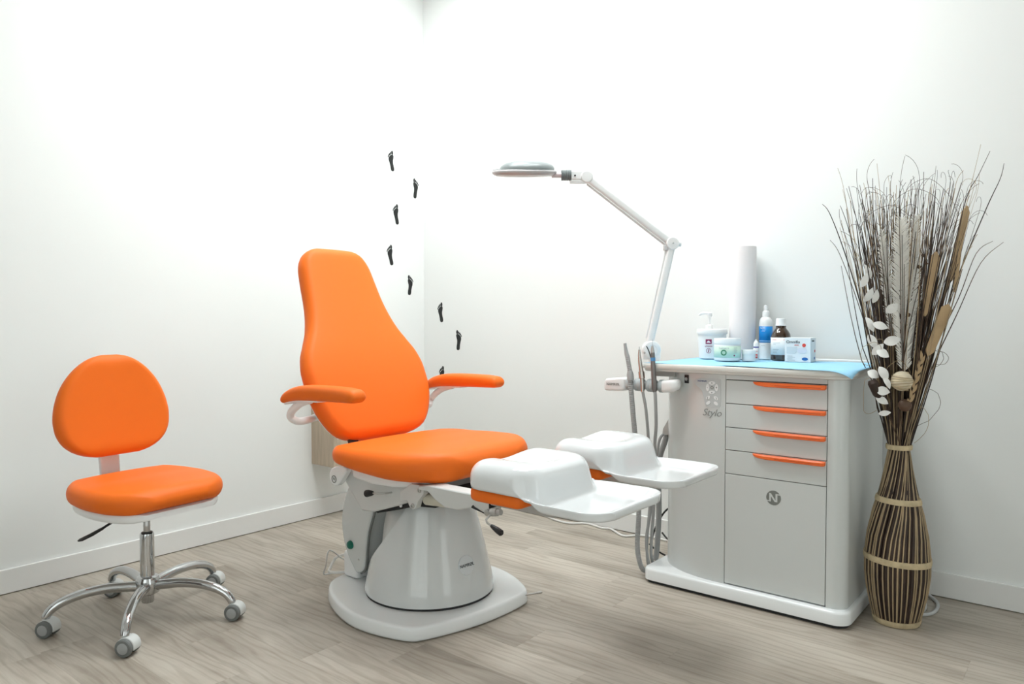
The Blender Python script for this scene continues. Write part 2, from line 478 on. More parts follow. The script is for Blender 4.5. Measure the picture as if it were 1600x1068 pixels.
for i, (lx, ly) in enumerate(LIGHT_SPOTS):
    t = thing('ceiling_light', (lx, ly, CEIL), ('square ceiling light panel nearest the viewer', 'square ceiling light panel above the drawer cabinet', 'square ceiling light panel nearest the orange stool', 'square ceiling light panel above the treatment chair')[i], 'ceiling light', 'ceiling light panels')
    h = 0.3
    fr = MB()
    for a in (-1, 1):
        fr.box((lx - h - 0.02, ly + a * (h + 0.01) - 0.01, CEIL - 0.012), (lx + h + 0.02, ly + a * (h + 0.01) + 0.01, CEIL))
        fr.box((lx + a * (h + 0.01) - 0.01, ly - h, CEIL - 0.012), (lx + a * (h + 0.01) + 0.01, ly + h, CEIL))
    build('frame', fr, M_white, t)
    build('diffuser', MB().box((lx - h, ly - h, CEIL - 0.008), (lx + h, ly + h, CEIL - 0.001)), M_emit, t)

# ------------------------------------------------------------------ treatment chair (faces -y)
CX = 2.005
chair = thing('treatment_chair', (2.02, 2.05, 0), 'orange reclining treatment chair with two white leg trays on a pale grey pedestal', 'treatment chair')
# base plate, turned 9 degrees under the seat
RB = math.radians(-9)
def bl(x, y, z=0.0):
    return V((2.02 + x * math.cos(RB) - y * math.sin(RB), 2.05 + x * math.sin(RB) + y * math.cos(RB), z))
half = [(0.0, -0.318), (0.09, -0.313), (0.18, -0.300), (0.245, -0.284), (0.272, -0.268), (0.30, -0.225), (0.335, -0.14), (0.357, -0.04), (0.354, 0.06), (0.335, 0.16), (0.30, 0.26), (0.25, 0.335), (0.17, 0.38), (0.08, 0.392), (0.0, 0.394)]
outl = half + [(-x, y) for x, y in reversed(half[1:-1])]
outl = [(p.x, p.y) for p in catmull([(x, y, 0) for x, y in outl], 4, True)]
rings = []
for sc, z in ((0.975, 0.002), (0.995, 0.006), (1.0, 0.014), (0.993, 0.042), (0.986, 0.0485), (0.974, 0.0515), (0.95, 0.0525), (0.6, 0.056)):
    rings.append([bl(x * sc, y * sc, z) for x, y in outl])
build('base_plate', MB().loft(rings), M_plate, chair, angle=60)
build('pedestal_gap_ring', MB().lathe([(0.20, 0.05), (0.247, 0.0535), (0.247, 0.066), (0.2, 0.067)], (2.02, 2.05, 0), 64), M_dark, chair)
def zmax(a):          # height of the cowl against the angle from the front
    a = abs(a)
    lo, hi = math.radians(62), math.radians(180)
    if a < lo: return 0.432
    t = (a - lo) / (hi - lo)
    return 0.432 - 0.35 * (1 - (1 - t) ** 1.9)
def conr(z):
    return 0.254 - 0.014 * ((0.12 - z) / 0.06) ** 2 * 0 - 0.075 * (z - 0.06) / 0.37 - 0.02 * ((z - 0.06) / 0.37) ** 2
rings = []
NA = 96
for i in range(15):
    tt = i / 14
    ring = []
    for k in range(NA):
        a = -math.pi + 2 * math.pi * k / NA
        z = 0.064 + (zmax(a) - 0.064) * tt
        r = conr(z)
        if i == 0: r -= 0.004
        ring.append(bl(r * math.sin(a), -r * math.cos(a), z))
    rings.append(ring)
inn = []
for k in range(NA):
    a = -math.pi + 2 * math.pi * k / NA
    z = zmax(a) - 0.004; r = conr(z) - 0.02
    inn.append(bl(r * math.sin(a), -r * math.cos(a), z))
rings.append(inn)
ped = build('pedestal_cowl', MB().loft(rings, True, False), M_ped, chair, angle=50)
# badge on the cowl, straight ahead of the base
def cowl_frame(a, z, off=0.0):
    r = conr(z) + off
    nrm = (bl(math.sin(a), -math.cos(a)) - bl(0, 0)).normalized()
    rgt = V((-nrm.y, nrm.x, 0))
    slope = (conr(z + 0.01) - conr(z - 0.01)) / 0.02
    upv = (V((0, 0, 1)) + nrm * slope).normalized()
    return frame(bl(r * math.sin(a), -r * math.cos(a), z), rgt, upv)
fm = cowl_frame(0.02, 0.196, 0.0015)
bd = MB()
rings = []
for rr, oz in ((0.036, -0.006), (0.036, 0.0), (0.0345, 0.0012), (0.02, 0.0012)):
    rings.append([fm @ V((rr * math.cos(2 * math.pi * k / 40), rr * math.sin(2 * math.pi * k / 40), oz - 9.0 * (0.5 * (rr * math.cos(2 * math.pi * k / 40)) ** 2) * 0.25)) for k in range(40)])
bdg = build('badge', bd.loft(rings, False, True), M_badge, ped)
ft = cowl_frame(0.02, 0.196, 0.0036)
textmesh('NAMRØL', 0.0165, ft, M_ink, 'badge_lettering', ped)
# inner column behind the cowl
rings = []
for r, z in ((0.2, 0.06), (0.195, 0.12), (0.175, 0.3), (0.155, 0.40), (0.14, 0.415), (0.05, 0.42)):
    rings.append([bl(r * 0.95 * math.cos(2 * math.pi * k / 48), 0.015 + r * math.sin(2 * math.pi * k / 48), z) for k in range(48)])
build('inner_column', MB().loft(rings), M_beam, chair)
# rear linkage cover
lk = catmull([(0, 2.345, 0.44), (0, 2.376, 0.372), (0, 2.392, 0.294), (0, 2.381, 0.22), (0, 2.356, 0.163), (0, 2.322, 0.119), (0, 2.300, 0.099), (0, 2.27, 0.108), (0, 2.252, 0.134), (0, 2.243, 0.203), (0, 2.231, 0.274), (0, 2.20, 0.36), (0, 2.19, 0.44)], 4)
link = build('rear_linkage_cover', MB().prism([(1.86, p.y, p.z) for p in lk], (0.27, 0, 0)), M_enamel, chair, bevel=(0.008, 3))
rim = [p for p in lk if p.y < 2.285 and p.z > 0.1]
build('linkage_edge_seal', MB().tube([(1.868, p.y - 0.005, p.z) for p in rim], 0.005, 6), M_tyre, link)
build('emergency_button', MB().lathe([(0.017, -0.003), (0.017, 0.004), (0.014, 0.010), (0.006, 0.0125)], (1.86, 2.333, 0.205), 24, axis=(-1, 0, 0)), M_green, link)
build('cover_screw', MB().lathe([(0.004, 0), (0.004, 0.002), (0.001, 0.003)], (1.86, 2.285, 0.155), 10, axis=(-1, 0, 0)), M_steel, link)
# foot block behind, low
build('rear_foot_block', MB().box((1.89, 2.33, 0.055), (2.10, 2.42, 0.16)), M_white, chair, bevel=(0.012, 3))
# seat carriage: side plates with tilt handle
cpoly = [(2.262, 0.522), (2.262, 0.478), (2.168, 0.384), (2.102, 0.390), (1.98, 0.430), (1.92, 0.453), (1.905, 0.50), (1.89, 0.53)]
car = build('seat_carriage', MB().prism([(1.78, y, z) for y, z in cpoly], (0.45, 0, 0)), M_beam, chair, bevel=(0.006, 2))
und = []
for yy, wd_, zt, zb in ((2.20, 0.22, 0.545, 0.523), (2.17, 0.262, 0.552, 0.512), (2.05, 0.275, 0.555, 0.505), (1.95, 0.272, 0.555, 0.510), (1.86, 0.255, 0.553, 0.518), (1.80, 0.21, 0.55, 0.53)):
    und.append(((CX, yy, (zt + zb) / 2), (1, 0, 0), (0, 0, 1), wd_, (zt - zb) / 2, 0.016, 0))
build('seat_pan', pad(und), M_plate, chair)
for sx in (1.735, 2.275):
    s_ = -1 if sx < 2 else 1
    hc = build('hinge_cheek', MB().prism([(sx, p.y, p.z) for p in catmull([(0, 2.302, 0.50), (0, 2.296, 0.53), (0, 2.255, 0.548), (0, 2.20, 0.545), (0, 2.23, 0.50), (0, 2.258, 0.474), (0, 2.287, 0.475)], 4, True)], (-0.03 * s_, 0, 0)), M_plate, chair, bevel=(0.005, 2))
    build('hinge_emblem', MB().lathe([(0.0145, 0), (0.0145, 0.0015), (0.0115, 0.0018), (0.0115, 0.0006)], (sx, 2.272, 0.497), 24, axis=(s_, 0, 0), cap0=False, cap1=False), M_logo, hc)
    textmesh('N', 0.016, frame((sx + s_ * 0.0008, 2.272, 0.497), (0, s_, 0), (0, 0, 1)), M_logo, 'hinge_letter', hc)
kn = build('tilt_lever', MB().tube([(1.779, 2.0, 0.478), (1.745, 1.995, 0.482), (1.735, 2.02, 0.480), (1.735, 2.055, 0.476)], 0.0035, 8), M_steel, chair)
build('lever_grip', MB().tube([(1.735, 2.05, 0.476), (1.735, 2.058, 0.475), (1.735, 2.072, 0.473), (1.735, 2.084, 0.470), (1.735, 2.088, 0.469)], [0.007, 0.010, 0.0125, 0.0135, 0.009], 12), M_black, kn)
build('carriage_gaiter', MB().prism([(1.80, y, z) for y, z in ((2.15, 0.392), (2.10, 0.383), (1.98, 0.415), (1.90, 0.44), (1.80, 0.45), (1.80, 0.47), (2.15, 0.47))], (0.40, 0, 0)), M_dark, chair)
build('gaiter_bolt', MB().sphere((1.795, 1.968, 0.432), 0.006, 10, 6), M_white, chair)
# brackets that carry the leg beams
for s_ in (-1, 1):
    bx0 = CX + s_ * 0.25 - 0.012
    br = build('beam_bracket', MB().prism([(bx0, y, z) for y, z in ((1.915, 0.50), (1.86, 0.535), (1.82, 0.537), (1.798, 0.525), (1.80, 0.508), (1.828, 0.478), (1.836, 0.455), (1.852, 0.447), (1.868, 0.455), (1.880, 0.475), (1.915, 0.465))], (0.024, 0, 0)), M_beam, chair, bevel=(0.002, 2))
    for yy, zz in ((1.818, 0.519), (1.851, 0.461)):
        build('bolt', MB().lathe([(0.0085, 0), (0.0085, 0.003), (0.0045, 0.004), (0.0042, 0.001)], (bx0 + (0.024 if s_ > 0 else 0), yy, zz), 14, axis=(s_, 0, 0)), M_steel, br)
    build('gas_strut', MB().tube([(CX + s_ * 0.225, 1.82, 0.482), (CX + s_ * 0.225, 1.69, 0.490)], 0.020, 16), mat('ivory_strut', (0.60, 0.57, 0.47), 0.4, bump=0.02), br)
# leg beams, slides, locking cranks
for s_ in (-1, 1):
    x0 = CX + s_ * 0.255
    poly = [(1.80, 0.54), (1.755, 0.548), (1.719, 0.549), (1.492, 0.5495), (1.486, 0.544), (1.484, 0.492), (1.507, 0.491), (1.515, 0.503), (1.555, 0.509), (1.565, 0.503), (1.619, 0.488), (1.676, 0.487), (1.72, 0.505), (1.755, 0.528), (1.80, 0.528)]
    bm_ = build('leg_beam', MB().prism([(x0 - 0.03, y, z) for y, z in poly], (0.06, 0, 0)), M_beam, chair, bevel=(0.004, 2))
    build('beam_slide', MB().box((x0 - 0.024, 1.24, 0.524), (x0 + 0.024, 1.50, 0.546)), M_slide, bm_, bevel=(0.003, 2))
    build('beam_end_gap', MB().box((x0 - 0.0295, 1.4835, 0.515), (x0 + 0.0295, 1.4865, 0.547)), M_dark, bm_)
    build('slot', MB().tube([(x0 - 0.0305, 1.553, 0.511), (x0 - 0.0305, 1.545, 0.5075), (x0 - 0.0305, 1.505, 0.4975)], [0.006, 0.004, 0.0015], 8), M_dark, bm_)
    build('lock_washer', MB().lathe([(0.011, 0), (0.011, 0.004), (0.005, 0.006)], (x0 - 0.031, 1.490, 0.502), 16, axis=(-1, 0, 0)), M_steel, bm_)
    ck = build('lock_crank', MB().tube([(x0 - 0.02, 1.468, 0.500), (x0 - 0.045, 1.470, 0.499), (x0 - 0.055, 1.476, 0.488), (x0 - 0.055, 1.472, 0.479), (x0 - 0.055, 1.45, 0.471)], 0.0035, 8), M_steel, bm_)
    build('crank_clamp', MB().tube([(x0 - 0.026, 1.478, 0.504), (x0 - 0.026, 1.455, 0.508)], 0.0125, 14).tube([(x0 - 0.026, 1.455, 0.508), (x0 - 0.026, 1.440, 0.510)], 0.009, 14), M_slide, bm_)
    build('crank_grip', MB().tube([(x0 - 0.055, 1.455, 0.473), (x0 - 0.055, 1.448, 0.470), (x0 - 0.055, 1.43, 0.463), (x0 - 0.055, 1.415, 0.457), (x0 - 0.055, 1.411, 0.456)], [0.005, 0.007, 0.0095, 0.010, 0.006], 12), M_black, ck)
# seat cushion
wt = [(0, 0.16), (0.006, 0.215), (0.02, 0.262), (0.05, 0.300), (0.10, 0.326), (0.2, 0.337), (0.33, 0.337), (0.43, 0.322), (0.49, 0.292), (0.535, 0.255), (0.56, 0.215), (0.575, 0.17), (0.583, 0.11)]
Ls = 0.583
zt_ = [(0, 0.600), (0.1, 0.601), (0.22, 0.597), (0.36, 0.596), (0.48, 0.598), (0.583, 0.592)]
tt_ = [(0, 0.028), (0.08, 0.031), (0.2, 0.038), (0.34, 0.047), (0.48, 0.050), (0.583, 0.047)]
st = []
for h in steps(Ls):
    e_ = ends(h, Ls, 0.055)
    st.append(((CX - 0.012, 2.278 - h, interp(zt_, h)), (1, 0, 0), (0, 0, 1), interp(wt, h), interp(tt_, h) * e_, (interp(tt_, h) - 0.001) * e_, 0.006 * e_))
build('seat_cushion', pad(st), M_orange, chair, angle=80)
# backrest
LEAN = math.radians(23.8)
UPB = V((0, math.sin(LEAN), math.cos(LEAN))); NB = V((0, -math.cos(LEAN), math.sin(LEAN)))
B0 = V((CX - 0.005, 2.285, 0.603)) + UPB * 0.020
wb = [(0, 0.11), (0.008, 0.16), (0.02, 0.200), (0.04, 0.232), (0.07, 0.258), (0.11, 0.281), (0.16, 0.300), (0.22, 0.311), (0.29, 0.312), (0.36, 0.298), (0.42, 0.268), (0.48, 0.237), (0.55, 0.214), (0.62, 0.200), (0.70, 0.191), (0.77, 0.182), (0.81, 0.168), (0.84, 0.145), (0.857, 0.118), (0.866, 0.088), (0.87, 0.05)]
Lb = 0.87
def bcurve(h):        # gentle lumbar curve
    return 0.012 * math.sin(math.pi * min(1, h / 0.5)) - 0.006 * math.sin(math.pi * max(0, (h - 0.5) / 0.37))
st = []
for h in steps(Lb, n=40):
    e_ = ends(h, Lb, 0.045)
    st.append((B0 + UPB * h * 0.977 + NB * bcurve(h), (-1, 0, 0), NB, interp(wb, h), 0.036 * e_, 0.035 * e_, 0.006 * e_))
bk = build('backrest_cushion', pad(st), M_orange, chair, angle=80)
st = []
for h in [0.03 + 0.80 * k / 20 for k in range(21)]:
    e_ = ends(h - 0.03, 0.80, 0.05)
    st.append((B0 + UPB * h * 0.977 + NB * (bcurve(h) - 0.040), (-1, 0, 0), NB, interp(wb, h) - 0.022, 0.008 * e_, 0.006 * e_, 0))
build('backrest_shell', pad(st), M_white, bk)
for xx in (1.845, 2.05):
    build('back_hinge', MB().obox((xx, 2.285, 0.60), ((1, 0, 0), UPB, NB), (0.022, 0.055, 0.006)), M_black, chair, bevel=(0.002, 2))
# armrests
for s_ in (-1, 1):
    xa = CX + s_ * 0.375
    st = []
    La = 0.43
    tab = [(0, 0.797), (0.05, 0.817), (0.12, 0.829), (0.22, 0.834), (0.36, 0.836), (0.43, 0.834)]
    tt = [(0, 0.016), (0.06, 0.024), (0.15, 0.027), (0.35, 0.025), (0.43, 0.021)]
    for h in [0, 0.002, 0.006, 0.012, 0.02] + [0.03 + 0.37 * k / 16 for k in range(17)] + [0.41, 0.418, 0.424, 0.428, 0.43]:
        e_ = ends(h, La, 0.024)
        st.append(((xa, 2.42 - h, interp(tab, h)), (1, 0, 0), (0, 0, 1), 0.037 * (0.55 + 0.45 * e_), interp(tt, h) * e_, 0.021 * e_, 0.003 * e_))
    am = build('armrest', pad(st), M_orange, chair, angle=80)
    st = []
    for h in [0.02 + 0.20 * k / 8 for k in range(9)]:
        st.append(((xa, 2.42 - h, interp(tab, h) - interp(tt, h) - 0.001), (1, 0, 0), (0, 0, 1), 0.024, 0.004, 0.003, 0))
    build('armrest_underplate', pad(st), M_white, am)
    tb = catmull([(xa + s_ * 0.0, 2.27, 0.806), (xa, 2.33, 0.790), (xa, 2.385, 0.757), (xa - s_ * 0.006, 2.402, 0.732), (xa - s_ * 0.025, 2.392, 0.716), (xa - s_ * 0.06, 2.385, 0.715), (xa - s_ * 0.13, 2.41, 0.718), (xa - s_ * 0.20, 2.42, 0.72)], 6)
    build('armrest_tube', MB().tube(tb, 0.0145, 14), M_white, am)
    bits = MB()
    for q in range(9):
        bits.sphere((xa - s_ * 0.0 - 0.03 + random.uniform(0, 0.006), 2.01 + q * 0.009 + random.uniform(-0.002, 0.002), 0.8165 - random.uniform(0, 0.001)), 0.0022, 6, 4)
    build('frayed_piping', bits, M_orange, am)
# leg trays
def leg_tray(cx, dy):
    y0, y1 = 0.985 + dy, 1.475 + dy
    cy, hl = (y0 + y1) / 2, (y1 - y0) / 2
    def neck(y):      # the sides draw in a little where pad and tray meet
        yy = y - dy
        return 1 - 0.05 * math.exp(-((yy - 1.235) / 0.035) ** 2) - 0.035 * max(0, min(1, (yy - 1.2) / 0.06))
    def sm(a, b, x):
        t = max(0, min(1, (x - a) / (b - a))); return t * t * (3 - 2 * t)
    def calf_sd(x, y):          # inset from the outline of the raised calf rest
        hx, hy, rc = 0.185, 0.130, 0.085
        px, py = abs(x) - hx + rc, abs(y - dy - 1.3425) - hy + rc
        if y - dy > 1.3425: return inset(x, y)
        return -(math.hypot(max(px, 0), max(py, 0)) + min(max(px, py), 0) - rc)
    def smax(a, b, k):
        h_ = max(0, min(1, 0.5 + 0.5 * (a - b) / k))
        return b + (a - b) * h_ + k * h_ * (1 - h_)
    def height(x, y, d):
        yy = y - dy
        lip = 0.022 * (1 - sm(0.002, 0.055, d))
        zt2 = 0.582 + lip
        dc = calf_sd(x, y)
        if dc <= -0.03: return zt2
        e_ = math.sqrt(max(0, 1 - (1 - max(0, min(1, dc / 0.056))) ** 2))
        gro = 0.026 * math.exp(-(x / 0.060) ** 2) * sm(1.225, 1.36, yy) * sm(0.0, 0.06, min(dc, d))
        base = 0.572 + 0.064 * sm(-0.022, 0.010, dc)
        base += (0.638 - base) * sm(1.20, 1.36, yy)
        zc = base + 0.052 * e_ - gro
        return smax(zt2, zc, 0.012)
    RC = 0.07
    def hw(Y):                  # half width of the rounded plan at Y
        e = min(Y - y0, y1 - Y)
        if e >= RC: return 0.185
        return 0.185 - RC + math.sqrt(max(0, RC * RC - (RC - e) ** 2))
    def inset(x, Y):
        px, py = abs(x) - 0.185 + RC, abs(Y - cy) - hl + RC
        return max(0, -(math.hypot(max(px, 0), max(py, 0)) + min(max(px, py), 0) - RC))
    NS_, NT_ = 60, 120
    rows = []
    for j in range(NT_ + 1):
        t = j / NT_
        t = t - 0.06 * math.sin(4 * math.pi * t) / (2 * math.pi) * 1.0 - 0.08 * math.sin(2 * math.pi * t) / (2 * math.pi)
        Y = y0 + (y1 - y0) * t
        row = []
        for i in range(NS_ + 1):
            q = -1 + 2 * i / NS_
            x = hw(Y) * math.sin(q * math.pi / 2) ** 1
            row.append(V((cx + x * neck(Y), Y, height(x, Y, inset(x, Y)))))
        rows.append(row)
    vs_ = [p for row in rows for p in row]
    fs = []
    W_ = NS_ + 1
    for j in range(NT_):
        for i in range(NS_):
            fs.append((j * W_ + i, j * W_ + i + 1, (j + 1) * W_ + i + 1, (j + 1) * W_ + i))
    loop = [i for i in range(W_)] + [j * W_ + NS_ for j in range(1, NT_ + 1)] + [NT_ * W_ + i for i in range(NS_ - 1, -1, -1)] + [j * W_ for j in range(NT_ - 1, 0, -1)]
    def zlow(Y):
        return 0.576 + sm(1.17, 1.25, Y - dy) * 0.028
    b1 = len(vs_)
    for q in loop:
        p = vs_[q]; vs_.append(V((p.x, p.y, min(p.z - 0.004, zlow(p.y) + 0.006))))
    b2 = len(vs_)
    for q in loop:
        p = vs_[q]; vs_.append(V((cx + (p.x - cx) * 0.975, cy + (p.y - cy) * 0.985, zlow(p.y))))
    n_ = len(loop)
    for k in range(n_):
        k2 = (k + 1) % n_
        fs.append((loop[k], loop[k2], b1 + k2, b1 + k)); fs.append((b1 + k, b1 + k2, b2 + k2, b2 + k))
    trm = MB().add(vs_, fs)
    sh = build('leg_tray', trm, M_gloss, chair, angle=180, solid=0.006)
    st = []
    for h in [0, 0.003, 0.008, 0.016, 0.028] + [0.04 + 0.12 * k / 8 for k in range(9)] + [0.170, 0.182, 0.192, 0.199, 0.202]:
        e_ = ends(h, 0.202, 0.03)
        st.append(((cx, 1.462 + dy - h, 0.589), (1, 0, 0), (0, 0, 1), 0.166 - 0.03 * (1 - e_), 0.021 * (0.4 + 0.6 * e_), 0.016 * e_, 0))
    build('calf_pad', pad(st), M_orange, chair, angle=80)
    build('pad_mount', MB().box((cx - 0.05, 1.27 + dy, 0.545), (cx + 0.05, 1.44 + dy, 0.57)), M_slide, chair, bevel=(0.003, 2))
leg_tray(1.758, 0.0)
leg_tray(2.222, 0.028)
# small foot-release lever on the base and cable at the back
lv = build('base_lever', MB().tube([bl(0.25, -0.275, 0.037), bl(0.30, -0.292, 0.037)], 0.006, 8, flat=(0.5, (0, 0, 1))).tube([bl(0.30, -0.292, 0.037), bl(0.32, -0.297, 0.037)], 0.0075, 8, flat=(0.5, (0, 0, 1))), M_steel, chair)
build('lever_stop', MB().box((2.225, 1.745, 0.012), (2.237, 1.757, 0.035)), M_black, lv)
chair_cable = build('power_cable', MB().tube(catmull([(1.98, 2.40, 0.10), (1.96, 2.46, 0.115), (1.93, 2.515, 0.10), (1.885, 2.50, 0.07), (1.86, 2.465, 0.066), (1.90, 2.43, 0.064), (1.95, 2.415, 0.07)], 8), 0.006, 8), M_cable, chair)
build('wire_stand', MB().tube(catmull([(1.95, 2.40, 0.068), (1.86, 2.46, 0.062), (1.835, 2.475, 0.064), (1.85, 2.482, 0.09), (1.89, 2.51, 0.14), (1.93, 2.46, 0.10), (1.97, 2.42, 0.09)], 5), 0.0032, 8), M_steel, chair)

# ------------------------------------------------------------------ stool
SC = V((1.255, 2.755, 0))
stool = thing('swivel_stool', SC, 'orange swivel stool with rounded backrest and chrome five-star base on casters', 'stool')
FS = (RT * 0.84 - F0 * 0.545).normalized()      # where the seat faces
LS = V((-FS.y, FS.x, 0))                         # lateral
def sp(f, l, z): return SC + FS * f + LS * l + V((0, 0, z))
# seat
wtab = [(0, 0.10), (0.01, 0.145), (0.03, 0.185), (0.07, 0.217), (0.13, 0.238), (0.21, 0.245), (0.29, 0.238), (0.35, 0.218), (0.39, 0.188), (0.415, 0.15), (0.43, 0.10)]
st = []; sh = []; sh2 = []
for h in steps(0.43):
    e_ = ends(h, 0.43, 0.05)
    zc = 0.484 - 0.012 * (h / 0.43)
    dish = -0.010 * math.exp(-((h - 0.13) / 0.08) ** 2)
    st.append((sp(-0.205 + h, 0, zc), LS, V((0, 0, 1)), interp(wtab, h), 0.036 * e_, 0.035 * e_, 0.008 * e_ + dish))
build('seat_cushion', pad(st), M_orange, stool, angle=80)
for i in range(17):
    h = 0.015 + 0.40 * i / 16
    e_ = ends(h - 0.015, 0.40, 0.05)
    zc = 0.484 - 0.012 * (h / 0.43) - 0.036
    sh.append((sp(-0.205 + h, 0, zc - 0.012), LS, V((0, 0, 1)), interp(wtab, h) - 0.022, 0.017 * (0.5 + 0.5 * e_), 0.0165 * e_, 0))
build('seat_shell', pad(sh), M_white, stool, angle=60)
# backrest
BL = math.radians(9)
UPS = (V((0, 0, 1)) * math.cos(BL) - FS * math.sin(BL)); NS = (FS * math.cos(BL) + V((0, 0, 1)) * math.sin(BL))
b0 = sp(-0.168, 0, 0.588)
wb2 = [(0, 0.08), (0.008, 0.115), (0.02, 0.145), (0.04, 0.175), (0.07, 0.200), (0.11, 0.215), (0.15, 0.2185), (0.195, 0.213), (0.24, 0.200), (0.285, 0.179), (0.325, 0.150), (0.355, 0.119), (0.375, 0.090), (0.388, 0.060), (0.394, 0.03)]
st = []; st2 = []
for h in steps(0.394):
    e_ = ends(h, 0.394, 0.045)
    bend = -0.02 * math.cos((h - 0.15) / 0.394 * 1.6)
    st.append((b0 + UPS * h * 0.972 + NS * bend, -LS, NS, interp(wb2, h), 0.034 * e_, 0.033 * e_, -0.006 * e_))
sb = build('backrest_cushion', pad(st), M_orange, stool, angle=80)
for i in range(15):
    h = 0.02 + 0.355 * i / 14
    e_ = ends(h - 0.02, 0.355, 0.04)
    bend = -0.02 * math.cos((h - 0.15) / 0.394 * 1.6)
    st2.append((b0 + UPS * h * 0.972 + NS * (bend - 0.033), -LS, NS, max(0.012, interp(wb2, h) - 0.020), 0.014 * e_, 0.012 * e_, 0))
build('backrest_shell', pad(st2), M_white, sb)
br = [sp(0.0, 0, 0.420), sp(-0.12, 0, 0.418), sp(-0.205, 0, 0.428), sp(-0.238, 0, 0.47), sp(-0.25, 0, 0.55), sp(-0.262, 0, 0.65)]
brc = catmull(br, 6)
rings = []
for i, p in enumerate(brc):
    t_ = (brc[min(i + 1, len(brc) - 1)] - brc[max(0, i - 1)]).normalized()
    nn = LS.cross(t_)
    rings.append([p + LS * a + nn * b for a, b in rrect(0.038, 0.010, 0.008, 0, 3, 2)])
build('back_bracket', MB().loft(rings), M_white, stool)
# column
build('gas_piston', MB().lathe([(0.012, 0.30), (0.012, 0.335), (0.0125, 0.337), (0.0125, 0.342), (0.012, 0.344), (0.012, 0.425)], SC, 24), M_steel, stool)
build('column', MB().lathe([(0.020, 0.055), (0.022, 0.06), (0.022, 0.10), (0.0245, 0.12), (0.0245, 0.307), (0.0235, 0.312), (0.013, 0.313)], SC, 32), M_chrome, stool, angle=30)
build('column_collar', MB().lathe([(0.0135, 0.308), (0.0195, 0.313), (0.0195, 0.3155), (0.0125, 0.318)], SC, 24), M_black, stool)
lvr = build('height_lever', MB().tube(catmull([sp(-0.02, 0.02, 0.42), sp(-0.005, -0.06, 0.405), sp(0.0, -0.125, 0.382), sp(0.0, -0.16, 0.368)], 5), 0.0045, 8), M_black, stool)
build('lever_paddle', MB().tube([sp(0.0, -0.15, 0.372), sp(0, -0.165, 0.366), sp(0, -0.20, 0.354), sp(0, -0.235, 0.345), sp(0, -0.245, 0.343)], [0.005, 0.009, 0.011, 0.011, 0.005], 10, flat=(0.45, (0, 0, 1))), M_black, lvr)
# base
build('base_hub', MB().lathe([(0.026, 0.085), (0.040, 0.092), (0.043, 0.105), (0.043, 0.135), (0.037, 0.150), (0.026, 0.155)], SC, 40), M_chrome, stool, angle=25)
CASTAX = (-RT * 0.12 - F0 * 0.99).normalized()       # axle direction of all five casters
CASTF = V((-CASTAX.y, CASTAX.x, 0))
rings_src = None
for q in range(5):
    a = math.radians(17 + 72 * q)
    d = V((math.cos(a), math.sin(a), 0))
    path = catmull([SC + d * r + V((0, 0, z)) for r, z in ((0.025, 0.118), (0.07, 0.124), (0.13, 0.130), (0.20, 0.127), (0.26, 0.113), (0.298, 0.094), (0.316, 0.074), (0.321, 0.062))], 5)
    rad = [0.019 - 0.005 * i / (len(path) - 1) for i in range(len(path))]
    arm = build('base_arm', MB().tube(path, rad, 16), M_chrome, stool, angle=50)
    # caster under the arm end
    cp = SC + d * 0.322
    ax = CASTAX; fwd_ = CASTF
    wc = cp + V((0, 0, 0.030)) + fwd_ * 0.010
    hood = MB()
    arcp = []
    for sgn in (-1,):
        rr = []
        for k in range(13):
            th = math.radians(-20 + 215 * k / 12)
            rr.append((math.cos(th), math.sin(th)))
    outer = [wc + ax * 0.0 + (fwd_ * c + V((0, 0, 1)) * s2) * 0.0315 for c, s2 in rr]
    inner = [wc + (fwd_ * c + V((0, 0, 1)) * s2) * 0.018 for c, s2 in reversed(rr)]
    loop = outer + inner
    hood.prism([p - ax * 0.026 for p in loop], ax * 0.040)
    hood.cyl(cp + V((0, 0, 0.050)), cp + V((0, 0, 0.070)), 0.009, n=12)
    cst = build('caster', hood, M_hood, stool, bevel=(0.002, 2))
    for side in (1, -1):
        wh = build('caster_wheel', MB().lathe([(0.012, -0.008), (0.026, -0.0085), (0.0295, -0.005), (0.0295, 0.004), (0.027, 0.0075), (0.020, 0.0085), (0.019, 0.007)], wc + ax * side * 0.021, 28, axis=ax * side), M_tyre, cst)
        build('wheel_cap', MB().lathe([(0.0188, 0.004), (0.0188, 0.0080), (0.016, 0.0095), (0.004, 0.0105)], wc + ax * side * 0.021, 24, axis=ax * side), M_cap, cst)

